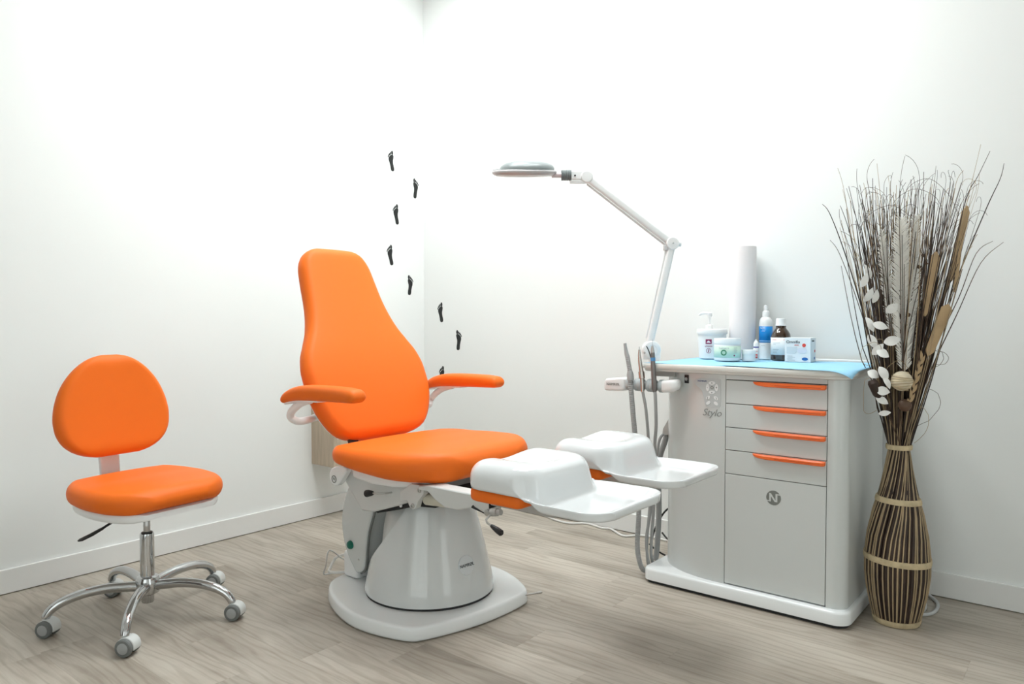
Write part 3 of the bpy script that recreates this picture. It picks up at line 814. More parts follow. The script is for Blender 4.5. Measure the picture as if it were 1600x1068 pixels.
# ------------------------------------------------------------------ drawer cabinet
cab = thing('drawer_cabinet', (3.0, 1.1, 0), 'light grey equipment cabinet with four drawers with orange handles against the wall', 'cabinet')
XF, XB = 2.76, 3.29
def rr_outline(x0, x1, y0, y1, rs, n=8):
    """rounded rectangle outline in plan; rs = radii at (x0,y0),(x1,y0),(x1,y1),(x0,y1)"""
    pts = []
    for (cx_, cy_, a0, r) in ((x0 + rs[0], y0 + rs[0], 180, rs[0]), (x1 - rs[1], y0 + rs[1], 270, rs[1]), (x1 - rs[2], y1 - rs[2], 0, rs[2]), (x0 + rs[3], y1 - rs[3], 90, rs[3])):
        for k in range(n + 1):
            a = math.radians(a0 + 90 * k / n)
            pts.append((cx_ + r * math.cos(a), cy_ + r * math.sin(a)))
    return pts
def slab(outline, zs, cap=True):
    """loft an outline through (z, inset) levels"""
    c = V((sum(p[0] for p in outline) / len(outline), sum(p[1] for p in outline) / len(outline), 0))
    rings = []
    n = len(outline)
    for z, ins in zs:
        rg = []
        for i, p in enumerate(outline):
            a = V((*outline[(i - 1) % n], 0)); b = V((*outline[(i + 1) % n], 0))
            t_ = (b - a).normalized(); nr = V((-t_.y, t_.x, 0))
            rg.append(V((p[0], p[1], z)) + nr * ins)
        rings.append(rg)
    return MB().loft(rings)
po = rr_outline(2.733, XB, 0.698, 1.512, (0.055, 0.03, 0.03, 0.04))
build('plinth', slab(po, [(0.012, 0.004), (0.014, 0.0), (0.052, 0.0), (0.059, 0.003), (0.062, 0.010)]), M_plate, cab, angle=50)
build('plinth_feet_strip', slab(po, [(0.0, 0.012), (0.013, 0.012)]), M_dark, cab)
YD0, YD1 = 0.783, 1.161
def body_plan():
    pts = []
    pts += [(XB, 0.715), ]
    for k in range(9):        # front right corner
        a = math.radians(270 - 90 * k / 8)
        pts.append((XF + 0.05 + 0.05 * math.cos(a), 0.715 + 0.05 + 0.05 * math.sin(a)))
    pts += [(XF, YD0 - 0.0025), (XF + 0.035, YD0 - 0.0025), (XF + 0.035, YD1 + 0.0025), (XF, YD1 + 0.0025)]
    for k in range(17):       # large curved front left
        a = math.radians(90 * k / 16)
        pts.append((2.95 - 0.19 * math.cos(a), 1.20 + 0.288 * math.sin(a)))
    pts += [(XB, 1.488)]
    return pts
bmb = MB().prism([(x, y, 0.062) for x, y in body_plan()], (0, 0, 0.826))
bmb.box((XF, YD0 - 0.001, 0.868), (XF + 0.03, YD1 + 0.001, 0.887))
bod = build('body', bmb, M_enamel, cab, angle=25)
build('drawer_recess', MB().box((XF + 0.012, YD0 - 0.002, 0.063), (XF + 0.034, YD1 + 0.002, 0.8675)), M_dark, bod)
wo = rr_outline(2.728, 3.305, 0.690, 1.532, (0.085, 0.02, 0.02, 0.05), 12)
build('worktop', slab(wo, [(0.886, 0.016), (0.889, 0.010), (0.896, 0.010), (0.898, 0.002), (0.902, 0.0), (0.914, 0.0), (0.918, 0.003), (0.9185, 0.008)]), mat('worktop_laminate', (0.70, 0.69, 0.65), 0.3, coat=0.3, bump=0.01), cab, angle=40)
build('worktop_back_lip', MB().box((3.290, 0.70, 0.918), (3.305, 1.52, 0.932)), M_white, cab, bevel=(0.004, 3))
zr = [0.866, 0.7735, 0.681, 0.592, 0.4995, 0.066]
for i in range(5):
    g = 0.00125
    lo, hi = zr[i + 1] + g, zr[i] - g
    o = build('drawer' if i < 4 else 'door', MB().box((XF - 0.001, YD0, lo), (XF + 0.02, YD1, hi)), M_enamel, cab, bevel=(0.0015, 2))
    if i < 4:
        ht = hi - 0.0005
        hb = MB()
        ring = []
        for yy, dz, dx in ((1.052, 0.004, 0.004), (1.046, 0.009, 0.010), (1.03, 0.0135, 0.016), (1.0, 0.0165, 0.019), (0.93, 0.017, 0.020), (0.80, 0.017, 0.020), (0.789, 0.0165, 0.019), (0.785, 0.013, 0.016)):
            ring.append([V((XF - 0.0005, yy, ht)), V((XF - dx * 0.75, yy, ht)), V((XF - dx, yy, ht - dz * 0.25)), V((XF - dx, yy, ht - dz * 0.85)), V((XF - dx * 0.85, yy, ht - dz)), V((XF - 0.0005, yy, ht - dz))])
        hd = build('handle', hb.loft(ring), M_orange_pl, o, angle=40)
        build('handle_groove', MB().box((XF - 0.0206, 0.80, ht - 0.0105), (XF - 0.0195, 0.965, ht - 0.0092)), mat('orange_groove', (0.45, 0.05, 0.01), 0.5, bump=0.02), o)
    else:
        lc = (XF - 0.001, 0.971, 0.431)
        R0 = 0.0275
        lm = frame(lc, (0, -1, 0), (0, 0, 1))
        lg = build('door_emblem', MB().lathe([(R0, 0), (R0, 0.0008), (0.001, 0.0008)], lc, 40, axis=(-1, 0, 0)), M_logo, o)
        nb = MB()
        for pl in ([(-0.016, -0.0145), (-0.0095, -0.0145), (-0.0095, 0.0165), (-0.016, 0.0165)],
                   [(-0.0175, 0.0165), (-0.0095, 0.0165), (0.0115, -0.0145), (0.0045, -0.0145)],
                   [(0.0075, -0.0145), (0.0145, -0.0145), (0.0145, 0.0165), (0.0075, 0.0165)],
                   [(0.0075, 0.0165), (0.0265, 0.0165), (0.024, 0.0125), (0.0075, 0.0125)],
                   [(-0.027, -0.0145), (-0.0095, -0.0145), (-0.0095, -0.0105), (-0.025, -0.0105)]):
            a = [lm @ V((x, y, 0.0009)) for x, y in pl]
            nb.prism(a, (-0.0003 - 0.00012 * len(nb.f) / 6, 0, 0))
        build('emblem_letter', nb, M_enamel, o)
# control panel
def cpv(u, v, off=0.0):
    v2 = v - 0.06 * (u - 1113)
    return V((XF - 0.0015 - off, 1.217 - (u - 1113) * 0.00275, 0.807 - (v2 - 615) * 0.00252))
def cp(a, b, off=0.0):
    return cpv(1060 + a / 12.56, 575 + b / 12.56, off)
cpo = catmull([cp(*q) for q in ((312, 255), (345, 215), (420, 200), (620, 200), (780, 212), (822, 255), (824, 500), (818, 730), (770, 775), (660, 772), (575, 768), (535, 725), (505, 600), (470, 450), (400, 370), (330, 310))], 4, True)
pn = build('control_panel', MB().prism(cpo, (0.01, 0, 0)), mat('panel_grey', (0.55, 0.57, 0.57), 0.35, bump=0.01), cab)
def button(cx_, cy_, ra, rb_, rot=0.0):
    pts = []
    for k in range(16):
        t_ = 2 * math.pi * k / 16
        x, y = ra * math.cos(t_), rb_ * math.sin(t_)
        pts.append(cp(cx_ + x * math.cos(rot) - y * math.sin(rot), cy_ + x * math.sin(rot) + y * math.cos(rot), 0.0002))
    return build('button', MB().prism(pts, (-0.0016, 0, 0)), M_white, pn)
syms = []
for a, b, ra, rb_, rot in ((660, 288, 65, 36, 0), (660, 470, 62, 34, 0), (578, 375, 32, 72, 0), (748, 380, 32, 72, 0), (590, 575, 42, 30, -0.7), (738, 585, 48, 30, 0.8), (592, 680, 46, 30, -0.7), (738, 690, 48, 30, 0.7)):
    button(a, b, ra, rb_, rot)
def sym(s, a, b, size, material=M_ink):
    c = cp(a, b, 0.0022)
    textmesh(s, size, frame(c, (0, -1, 0), (0, 0, 1)), material, 'button_symbol', pn)
sym('+', 748, 382, 0.014); sym('-', 575, 378, 0.014); sym('»', 660, 286, 0.011); sym('«', 660, 472, 0.011)
sym('(', 580, 580, 0.012); sym(')', 745, 590, 0.012)
ringp = MB()
ringp.lathe([(0.0062, 0), (0.0062, 0.001), (0.0042, 0.001), (0.0042, 0)], cp(660, 380, 0.0), 20, axis=(-1, 0, 0), cap0=False, cap1=False)
build('power_ring', ringp, M_logo, pn)
textmesh('NAMRØL', 0.0095, frame(cp(470, 250, 0.0004), (0, -1, 0), (0, 0, 1)), mat('ink_blue', (0.03, 0.06, 0.22), 0.6, bump=0.01), 'panel_lettering', pn, shear=0.2)
textmesh('Stylo', 0.040, frame(V((XF - 0.0012, 1.219, 0.731)), (0, -1, 0), (0, 0, 1)), mat('lettering_grey', (0.27, 0.28, 0.27), 0.5, bump=0.01), 'model_lettering', cab, shear=0.32)
# socket on the curved flank
def flank(y):
    q = (y - 1.20) / 0.288
    return V((2.95 - 0.19 * math.sqrt(1 - q * q), y, 0)), V((-math.sqrt(1 - q * q) / 0.19, q / 0.288, 0)).normalized()
pf, nf_ = flank(1.338)
so = build('side_socket', MB().obox(pf + V((0, 0, 0.858)), (nf_, V((-nf_.y, nf_.x, 0)), (0, 0, 1)), (0.003, 0.0115, 0.017)), M_black, cab, bevel=(0.002, 2))
build('socket_core', MB().lathe([(0.0075, 0.0), (0.0075, 0.0045), (0.003, 0.0055)], pf + V((0, 0, 0.858)), 20, axis=nf_), M_cap, so)
# power inlet on the right flank
inl = build('power_inlet', MB().box((3.03, 0.7125, 0.105), (3.15, 0.7155, 0.215)), M_slide, cab, bevel=(0.001, 1))
build('rocker_switch', MB().box((3.08, 0.7095, 0.165), (3.105, 0.713, 0.20)), mat('red_switch', (0.45, 0.02, 0.03), 0.35, bump=0.01), inl)
# hose outlet on the left flank
ol = MB().loft([[V((2.905, 1.470, 0.60)), V((2.965, 1.485, 0.60)), V((2.965, 1.515, 0.60)), V((2.905, 1.510, 0.60))],
                [V((2.908, 1.470, 0.625)), V((2.962, 1.485, 0.625)), V((2.962, 1.512, 0.625)), V((2.908, 1.508, 0.625))],
                [V((2.930, 1.478, 0.680)), V((2.940, 1.485, 0.680)), V((2.940, 1.488, 0.680)), V((2.930, 1.485, 0.680))]])
build('hose_outlet_cover', ol, M_slide, cab)
# instrument holder rail
HX, HZ = 2.752, 0.826
hol = build('instrument_rail', MB().cyl((HX + 0.012, 1.64, HZ), (HX + 0.012, 1.37, HZ), 0.017, n=20), M_hose, cab)
st = []
for yy, wdt, tz, zc in ((1.592, 0.018, 0.020, 0.0), (1.600, 0.026, 0.026, 0.0), (1.612, 0.030, 0.029, -0.001), (1.64, 0.031, 0.028, -0.003), (1.685, 0.030, 0.026, -0.006), (1.696, 0.024, 0.020, -0.010)):
    st.append(((HX, yy, HZ + zc), (1, 0, 0), (0, 0, 1), wdt, tz, 0.010, 0))
hs = build('rail_end_block', pad(st), M_white, hol, angle=50)
textmesh('NAMRØL', 0.016, frame(V((HX - 0.0318, 1.648, HZ - 0.002)), (0, -1, 0), (0, 0, 1)), M_logo, 'block_lettering', hol)
st = []
for yy, wdt, tz, zc in ((1.425, 0.024, 0.024, 0.0), (1.415, 0.027, 0.026, 0.0), (1.385, 0.026, 0.026, 0.004), (1.362, 0.021, 0.022, 0.010), (1.354, 0.012, 0.014, 0.013)):
    st.append(((HX, yy, HZ + zc), (1, 0, 0), (0, 0, 1), wdt, tz, 0.016, 0))
build('rail_end_cap', pad(st), M_white, hol, angle=50)
for yy in (1.583, 1.545, 1.527, 1.487, 1.470, 1.432):
    build('holder_ring', MB().lathe([(0.014, -0.009), (0.025, -0.009), (0.027, -0.006), (0.027, 0.006), (0.025, 0.009), (0.014, 0.009)], (HX - 0.002, yy, HZ), 28, axis=(0, 1, 0)), M_ring, hol)
build('rail_arm', MB().box((HX + 0.01, 1.46, HZ - 0.012), (2.90, 1.49, HZ + 0.012)).box((2.80, 1.40, 0.862), (2.90, 1.50, 0.886)), M_slide, hol, bevel=(0.003, 2))

# ------------------------------------------------------------------ instruments with hoses (rest in the rail)
GI = 'handpieces on the instrument rail'
def corr(path, r, amp=0.0012, pitch=0.006):
    """ribbed hose"""
    pts = catmull(path, 10)
    L_ = [0.0]
    for i in range(1, len(pts)): L_.append(L_[-1] + (pts[i] - pts[i - 1]).length)
    out, rad = [], []
    s_, i = 0.0, 0
    ph = 0
    while s_ < L_[-1]:
        while i < len(L_) - 2 and L_[i + 1] < s_: i += 1
        t_ = (s_ - L_[i]) / max(1e-9, L_[i + 1] - L_[i])
        out.append(pts[i].lerp(pts[i + 1], t_)); rad.append(r + (amp if ph % 2 else -amp))
        ph += 1; s_ += pitch / 2
    return MB().tube(out, rad, 10)
HF = HX - 0.031
sv = thing('suction_handpiece', (HF, 1.56, HZ), 'grey ribbed suction hose with slanted nozzle, leftmost in the instrument rail', 'handpiece', GI)
build('nozzle', MB().tube([(HF, 1.591, 1.0), (HF, 1.589, 0.985), (HF, 1.583, 0.955), (HF, 1.578, 0.942)], [0.0065, 0.0068, 0.009, 0.010], 14), M_hose, sv)
build('ribbed_sleeve', corr([(HF, 1.579, 0.945), (HF, 1.573, 0.915), (HF, 1.566, 0.88)], 0.0095, 0.0008, 0.0075).tube([(HF, 1.567, 0.885), (HF, 1.565, 0.87), (HF, 1.563, 0.845)], [0.0105, 0.0145, 0.0145], 14), M_hose, sv)
build('hose', corr([(HF, 1.564, 0.85), (HF, 1.559, 0.79), (HF, 1.549, 0.69), (HF + 0.01, 1.542, 0.58), (2.745, 1.537, 0.44), (2.755, 1.540, 0.28), (2.765, 1.552, 0.14), (2.78, 1.548, 0.062), (2.80, 1.540, 0.024), (2.85, 1.535, 0.015)], 0.0105, 0.0009, 0.008), M_hose, sv)
s2 = thing('turbine_handpiece', (HF, 1.505, HZ), 'slim metal turbine handpiece with stepped collar, middle of the instrument rail', 'handpiece', GI)
build('handle', MB().tube([(HF, 1.5225, 0.975), (HF, 1.522, 0.955), (HF, 1.519, 0.925), (HF, 1.515, 0.90), (HF, 1.513, 0.885), (HF, 1.513, 0.884), (HF, 1.509, 0.855), (HF, 1.509, 0.854), (HF, 1.506, 0.80)], [0.0042, 0.006, 0.0085, 0.0088, 0.0098, 0.0128, 0.0128, 0.0085, 0.0075], 18), mat('bronze_steel', (0.52, 0.48, 0.45), 0.25, metal=1.0, bump=0.02), s2)
build('bur', MB().tube([(HF, 1.5225, 0.972), (HF, 1.5228, 0.987)], 0.0022, 8), M_steel, s2)
build('hose', MB().tube(catmull([(HF, 1.506, 0.805), (HF, 1.502, 0.785), (HF + 0.005, 1.492, 0.72), (2.75, 1.490, 0.555), (2.79, 1.503, 0.307), (2.80, 1.528, 0.165), (2.82, 1.530, 0.07), (2.84, 1.525, 0.022), (2.88, 1.522, 0.012)], 8), 0.0062, 10), M_hose, s2)
s3 = thing('pen_handpiece', (HF, 1.45, HZ), 'dark grey pen handpiece with blue band, rightmost in the instrument rail', 'handpiece', GI)
build('handle', MB().tube([(HF, 1.4605, 0.965), (HF, 1.459, 0.93), (HF, 1.455, 0.87), (HF, 1.451, 0.815), (HF, 1.450, 0.80)], [0.0085, 0.0095, 0.0105, 0.011, 0.006], 18), mat('taupe_metal', (0.19, 0.18, 0.175), 0.35, metal=0.5, bump=0.02), s3)
build('tip', MB().tube([(HF, 1.4615, 0.992), (HF, 1.461, 0.975), (HF, 1.4605, 0.963)], [0.0042, 0.0068, 0.0087], 18), M_steel, s3)
build('needle', MB().tube([(HF, 1.4615, 0.99), (HF, 1.462, 1.018)], 0.0008, 6), M_steel, s3)
build('blue_band', MB().tube([(HF, 1.4592, 0.944), (HF, 1.4585, 0.930)], 0.0103, 18), mat('blue_ring', (0.08, 0.28, 0.55), 0.3, bump=0.01), s3)
build('spray_tube', MB().tube(catmull([(HF - 0.002, 1.488, 0.990), (HF - 0.004, 1.478, 0.975), (HF - 0.006, 1.469, 0.955), (HF - 0.004, 1.464, 0.935)], 6), 0.0022, 8), M_black, s3)
build('hose', MB().tube(catmull([(HF, 1.450, 0.805), (HF, 1.447, 0.78), (HF + 0.01, 1.448, 0.668), (2.75, 1.463, 0.586), (2.77, 1.472, 0.50), (2.79, 1.488, 0.31), (2.82, 1.515, 0.143), (2.85, 1.53, 0.07), (2.88, 1.53, 0.025), (2.92, 1.525, 0.012)], 8), 0.0068, 10), M_hose, s3)
oh = tag(build('supply_hose', corr([(2.935, 1.502, 0.602), (2.93, 1.512, 0.56), (2.925, 1.530, 0.50), (2.92, 1.536, 0.43), (2.925, 1.535, 0.25), (2.93, 1.545, 0.10), (2.93, 1.552, 0.035)], 0.0125, 0.0006, 0.009), M_hose, origin=(2.93, 1.54, 0)), 'thick grey supply hose dropping from the pointed outlet on the cabinet flank', 'hose')
tag(build('supply_hose', MB().tube(catmull([(2.86, 1.548, 0.012), (2.855, 1.555, 0.10), (2.86, 1.545, 0.28), (2.875, 1.525, 0.45), (2.885, 1.515, 0.57), (2.912, 1.506, 0.602)], 8), 0.006, 10), M_hose, origin=(2.86, 1.55, 0)), 'thin smooth grey hose rising to the outlet beside the thick supply hose', 'hose')

# ------------------------------------------------------------------ magnifier lamp
lp0 = V((2.905, 1.578, 0))
lamp = thing('magnifier_lamp', (2.93, 1.545, 0.90), 'white jointed magnifier lamp with oval grey head clamped to the cabinet worktop', 'lamp')
LD = -RT
def lpnt(s_, z, f=0.0): return V((2.908, 1.572, 0)) + LD * s_ + F0 * f + V((0, 0, z))
build('clamp', MB().obox(lpnt(-0.018, 0.915), (LD, F0, (0, 0, 1)), (0.022, 0.022, 0.042)).obox(lpnt(-0.045, 0.880), (LD, F0, (0, 0, 1)), (0.045, 0.02, 0.006)), M_lampwhite, lamp, bevel=(0.004, 2))
build('base_joint', MB().lathe([(0.012, -0.022), (0.036, -0.022), (0.040, -0.018), (0.040, 0.018), (0.036, 0.022), (0.022, 0.024), (0.020, 0.022)], lpnt(-0.003, 0.967), 32, axis=-F0).obox(lpnt(-0.003, 0.945), (LD, F0, (0, 0, 1)), (0.036, 0.016, 0.02)), M_lampwhite, lamp, angle=40, bevel=(0.002, 2))
build('joint_screw', MB().lathe([(0.006, 0), (0.006, 0.004), (0.002, 0.005)], lpnt(0.028, 0.955, -0.018), 12, axis=-F0), M_slide, lamp)
E1 = lpnt(-0.093, 1.433); E2 = lpnt(0.283, 1.722)
S1 = lpnt(0.006, 0.985)
def arm_mesh(p, q, r):
    t_ = (q - p).normalized(); nn = F0.cross(t_)
    rings = []
    for s_ in (0, 1):
        c = p.lerp(q, s_)
        rings.append([c + nn * a + F0 * b for a, b in rrect(r, r * 0.8, r * 0.6, 0, 4, 3)])
    return MB().loft(rings)
build('lower_arm', arm_mesh(S1, E1, 0.0165), M_lampwhite, lamp)
d1 = (E1 - S1).normalized(); n1 = F0.cross(d1)
build('lower_rod', MB().cyl(S1 - n1 * 0.0215 + d1 * 0.03, E1 - n1 * 0.0215 - d1 * 0.03, 0.004, n=8), M_lampwhite, lamp)
build('upper_arm', arm_mesh(E1, E2, 0.0165), M_lampwhite, lamp)
d2 = (E2 - E1).normalized(); n2 = F0.cross(d2)
sg = 1 if n2.z < 0 else -1
build('upper_rod', MB().cyl(E1 + n2 * sg * 0.0235 + d2 * 0.02, E2 + n2 * sg * 0.0235 - d2 * 0.02, 0.0045, n=8), mat('rod_grey', (0.62, 0.60, 0.59), 0.4, bump=0.01), lamp)
build('elbow', MB().lathe([(0.010, -0.02), (0.025, -0.02), (0.028, -0.016), (0.028, 0.016), (0.025, 0.02), (0.006, 0.021)], E1, 28, axis=-F0), M_lampwhite, lamp, angle=40)
build('elbow_knob', MB().tube([E1 + V((0, 0, 0.0)) - LD * 0.02, E1 - LD * 0.038], [0.012, 0.014], 16), M_lampwhite, lamp)
build('elbow_catch', MB().obox(E1 + LD * 0.030 + V((0, 0, -0.018)), (LD, F0, (0, 0, 1)), (0.009, 0.012, 0.012)), mat('rod_grey', (0.6, 0.6, 0.6)), lamp, bevel=(0.003, 2))
build('elbow_pin', MB().lathe([(0.004, 0), (0.004, 0.004), (0.001, 0.005)], E1 - F0 * 0.02, 10, axis=-F0), M_slide, lamp)
build('head_joint', MB().lathe([(0.010, -0.018), (0.024, -0.018), (0.027, -0.014), (0.027, 0.014), (0.024, 0.018), (0.006, 0.019)], E2, 28, axis=-F0).obox(E2 + LD * 0.045 + V((0, 0, 0.006)), (LD, F0, (0, 0, 1)), (0.026, 0.014, 0.017)), M_lampwhite, lamp, angle=40, bevel=(0.002, 2))
build('joint_pin', MB().lathe([(0.004, 0), (0.004, 0.003), (0.001, 0.004)], E2 + LD * 0.052 - F0 * 0.014 + V((0, 0, 0.004)), 10, axis=-F0), M_black, lamp)
build('joint_bracket', MB().obox(E2 + LD * 0.04 + V((0, 0, -0.022)), (LD, F0, (0, 0, 1)), (0.034, 0.010, 0.006)), M_lampwhite, lamp, bevel=(0.002, 2))
col0 = E2 + LD * 0.068 + V((0, 0, 0.008))
prof = []
for k in range(13):
    prof.append((0.0255 if k % 2 == 0 else 0.0215, 0.0036 * k))
cl = build('ribbed_collar', MB().lathe(prof, col0, 24, axis=LD), M_lampgrey, lamp)
build('head_neck', MB().tube([col0 + LD * 0.04, col0 + LD * 0.085 + V((0, 0, 0.002))], [0.011, 0.013], 12), M_pink, lamp)
HC = E2 + LD * 0.272 + V((0, 0, 0.024))
# oval head: ring, domed lid, lens, front lip
AX = (V((0, 0, 1)) - F0 * 0.17 - LD * 0.10).normalized()
hr = build('lamp_head', MB().lathe([(0.075, -0.016), (0.088, -0.019), (0.102, -0.017), (0.110, -0.010), (0.112, -0.002), (0.109, 0.004), (0.104, 0.006)], HC, 48, axis=AX, sx=1.27, xdir=LD, cap0=False), mat('head_rim', (0.42, 0.40, 0.40), 0.25, coat=0.3, bump=0.01), lamp, angle=60)
build('head_lid', MB().lathe([(0.107, 0.002), (0.107, 0.012), (0.101, 0.024), (0.084, 0.036), (0.055, 0.043), (0.02, 0.046)], HC - LD * 0.010, 48, axis=AX, sx=1.13, xdir=LD), M_lampgrey, hr, angle=60)
build('lens', MB().lathe([(0.080, -0.014), (0.076, -0.008), (0.03, -0.011)], HC, 48, axis=AX, sx=1.27, xdir=LD), M_pink, hr, angle=60)
build('tube_guard', MB().lathe([(0.100, -0.0165), (0.097, -0.021), (0.091, -0.0225), (0.086, -0.021), (0.084, -0.0175)], HC, 48, axis=AX, sx=1.25, xdir=LD, cap0=False, cap1=False), M_gloss, hr, angle=60)
build('lid_tip', MB().sphere(HC + LD * 0.122 + V((0, 0, 0.007)), 0.018, 14, 8, (1, 1, 0.55)), M_lampwhite, hr)
build('head_switch', MB().sphere(HC + LD * 0.131 - F0 * 0.02 + V((0, 0, -0.010)), 0.006, 10, 6), M_black, hr)

# ------------------------------------------------------------------ blue paper sheets on the worktop
TOPZ = 0.9185
def sheet(name, corners, z, label):
    n, m = 28, 18
    a, b, c, d = [V((*q, 0)) for q in corners]
    vs_, fs = [], []
    def sd(x, y):       # signed distance outside the worktop outline
        x0, x1, y0, y1, r = 2.728, 3.305, 0.690, 1.532, 0.085
        if x < x0 + r and y < y0 + r:
            return math.hypot(x - x0 - r, y - y0 - r) - r
        return max(x0 - x, y0 - y, x - x1, y - y1)
    for j in range(m + 1):
        for i in range(n + 1):
            s_, t_ = i / n, j / m
            p = a.lerp(b, s_).lerp(d.lerp(c, s_), t_)
            o = sd(p.x, p.y)
            zz = z + 0.0006 * math.sin(9 * s_ + 5 * t_) + 0.0005 * math.sin(23 * t_ - 4 * s_) + 0.0008
            if o > -0.001:
                zz -= 1.3 * max(0, o + 0.001) ** 1.3
                k_ = max(0, o) * 0.55
                cdir = (V((3.0, 1.1, 0)) - V((p.x, p.y, 0))).normalized()
                p = p + cdir * k_ * 0.6
            vs_.append((p.x, p.y, zz))
    for j in range(m):
        for i in range(n):
            q = j * (n + 1) + i
            fs.append((q, q + 1, q + n + 2, q + n + 1))
    o = build(name, MB().add(vs_, fs), M_blue, origin=(*V((a + c) / 2).xy, z), angle=60)
    md = o.modifiers.new('thin', 'SOLIDIFY'); md.thickness = 0.0005; md.offset = 1
    return tag(o, label, 'paper sheet')
sheet('paper_sheet', [(2.750, 1.06), (2.742, 1.515), (3.275, 1.52), (3.28, 1.05)], TOPZ, 'pale blue paper sheet under the jars on the left of the worktop')
sheet('paper_sheet', [(2.716, 0.678), (2.738, 1.17), (3.275, 1.12), (3.285, 0.702)], TOPZ + 0.0026, 'pale blue paper sheet with a corner folded over the right edge of the worktop')
TZ = TOPZ + 0.0048

# ------------------------------------------------------------------ things on the worktop
def facing(c):         # unit vector from a point to the camera, flat
    d = V((-c[0], -c[1], 0)); return d.normalized()
def curved_label(name, c, r, z0, z1, half_deg, material, parent, turn=0.0, n=16):
    """a label that follows a round container, centred towards the camera side"""
    fc = facing(c); a0 = math.atan2(fc.y, fc.x) + math.radians(turn)
    mb = MB(); rings = []
    for z in (z0, z1):
        rings.append([V((c[0] + r * math.cos(a0 + math.radians(-half_deg + 2 * half_deg * k / n)), c[1] + r * math.sin(a0 + math.radians(-half_deg + 2 * half_deg * k / n)), z)) for k in range(n + 1)])
    mb.loft(rings, False, False, closed=False)
    o = build(name, mb, material, parent)
    md = o.modifiers.new('thin', 'SOLIDIFY'); md.thickness = 0.0004; md.offset = 0
    return o
def on_round(c, r, z, turn, off=0.0008):
    fc = facing(c); a = math.atan2(fc.y, fc.x) + math.radians(turn)
    n_ = V((math.cos(a), math.sin(a), 0))
    return frame(V((c[0], c[1], z)) + n_ * (r + off), V((-n_.y, n_.x, 0)), (0, 0, 1))
M_maroon = mat('print_maroon', (0.26, 0.02, 0.09), 0.6, bump=0.01)
M_pgreen = mat('print_pale_green', (0.62, 0.78, 0.64), 0.5, bump=0.01)
M_dgreen = mat('print_green', (0.05, 0.24, 0.12), 0.6, bump=0.01)
M_pblue = mat('print_blue', (0.0, 0.24, 0.66), 0.35, bump=0.01)
M_red = mat('print_red', (0.70, 0.06, 0.04), 0.6, bump=0.01)
M_lab = mat('label_white', (0.80, 0.82, 0.83), 0.5, bump=0.01)
M_pgrey = mat('print_grey', (0.42, 0.46, 0.48), 0.6, bump=0.01)
M_navy = mat('print_navy', (0.02, 0.03, 0.30), 0.5, bump=0.01)
def flat_disc(fm, r0, r1, material, name, parent, n=28, ry=None):
    mb = MB(); ry = ry or 1.0
    if r0 <= 0:
        mb.prism([fm @ V((r1 * math.cos(2 * math.pi * k / n), r1 * ry * math.sin(2 * math.pi * k / n), 0)) for k in range(n)], fm.to_3x3() @ V((0, 0, 0.0004)))
    else:
        a = [[fm @ V((r * math.cos(2 * math.pi * k / n), r * ry * math.sin(2 * math.pi * k / n), z)) for k in range(n)] for r, z in ((r0, 0), (r0, 0.0004), (r1, 0.0004), (r1, 0))]
        mb.loft(a, False, False)
    return build(name, mb, material, parent)
def flat_poly(fm, pts, material, name, parent):
    return build(name, MB().prism([fm @ V((x, y, 0)) for x, y in pts], fm.to_3x3() @ V((0, 0, 0.0004))), material, parent)

# pump tub
c = (3.185, 1.408)
t = thing('pump_tub', (*c, TZ), 'wide white cream tub with dispenser pump and maroon logo', 'tub')
build('body', MB().lathe([(0.052, 0.0), (0.057, 0.003), (0.0585, 0.02), (0.0625, 0.105), (0.0625, 0.112)], (*c, TZ), 40), M_white, t)
build('lid', MB().lathe([(0.0625, 0.110), (0.067, 0.111), (0.068, 0.116), (0.068, 0.130), (0.0655, 0.134), (0.05, 0.135)], (*c, TZ), 40), M_white, t)
fcv = facing(c); rgt = V((-fcv.y, fcv.x, 0))
pc = V((*c, TZ)) - rgt * 0.012
pmp = build('pump', MB().lathe([(0.017, 0.134), (0.017, 0.150), (0.012, 0.153), (0.006, 0.154), (0.006, 0.19), (0.011, 0.192), (0.012, 0.206), (0.009, 0.210)], pc, 20), M_white, t)
build('spout', MB().tube(catmull([pc + V((0, 0, 0.202)), pc - rgt * 0.02 + V((0, 0, 0.206)), pc - rgt * 0.038 + V((0, 0, 0.203)), pc - rgt * 0.045 + V((0, 0, 0.196))], 5), [0.007] * 10 + [0.0055] * 6, 10), M_white, pmp)
fm = on_round(c, 0.0612, TZ + 0.078, -14)
flat_poly(fm, [(-0.0135, -0.0105), (0.0135, -0.0105), (0.0135, 0.0105), (-0.0135, 0.0105)], M_maroon, 'logo_square', t)
flat_poly(on_round(c, 0.0612, TZ + 0.078, -14, 0.0013), [(-0.010, -0.005), (0.010, -0.005), (0.005, 0.001), (0.001, 0.005), (-0.004, 0.003)], M_lab, 'logo_mark', t)
textmesh('uresim', 0.0125, on_round(c, 0.0605, TZ + 0.058, -14, 0.0012), M_maroon, 'tub_lettering', t)
flat_disc(on_round(c, 0.0600, TZ + 0.037, -14, 0.0010), 0.0095, 0.0112, M_maroon, 'icon_ring', t)
flat_poly(on_round(c, 0.0600, TZ + 0.037, -14, 0.0010), [(-0.003, -0.008), (0.001, -0.007), (0.0035, 0.007), (0.0, 0.008)], M_maroon, 'icon_mark', t)
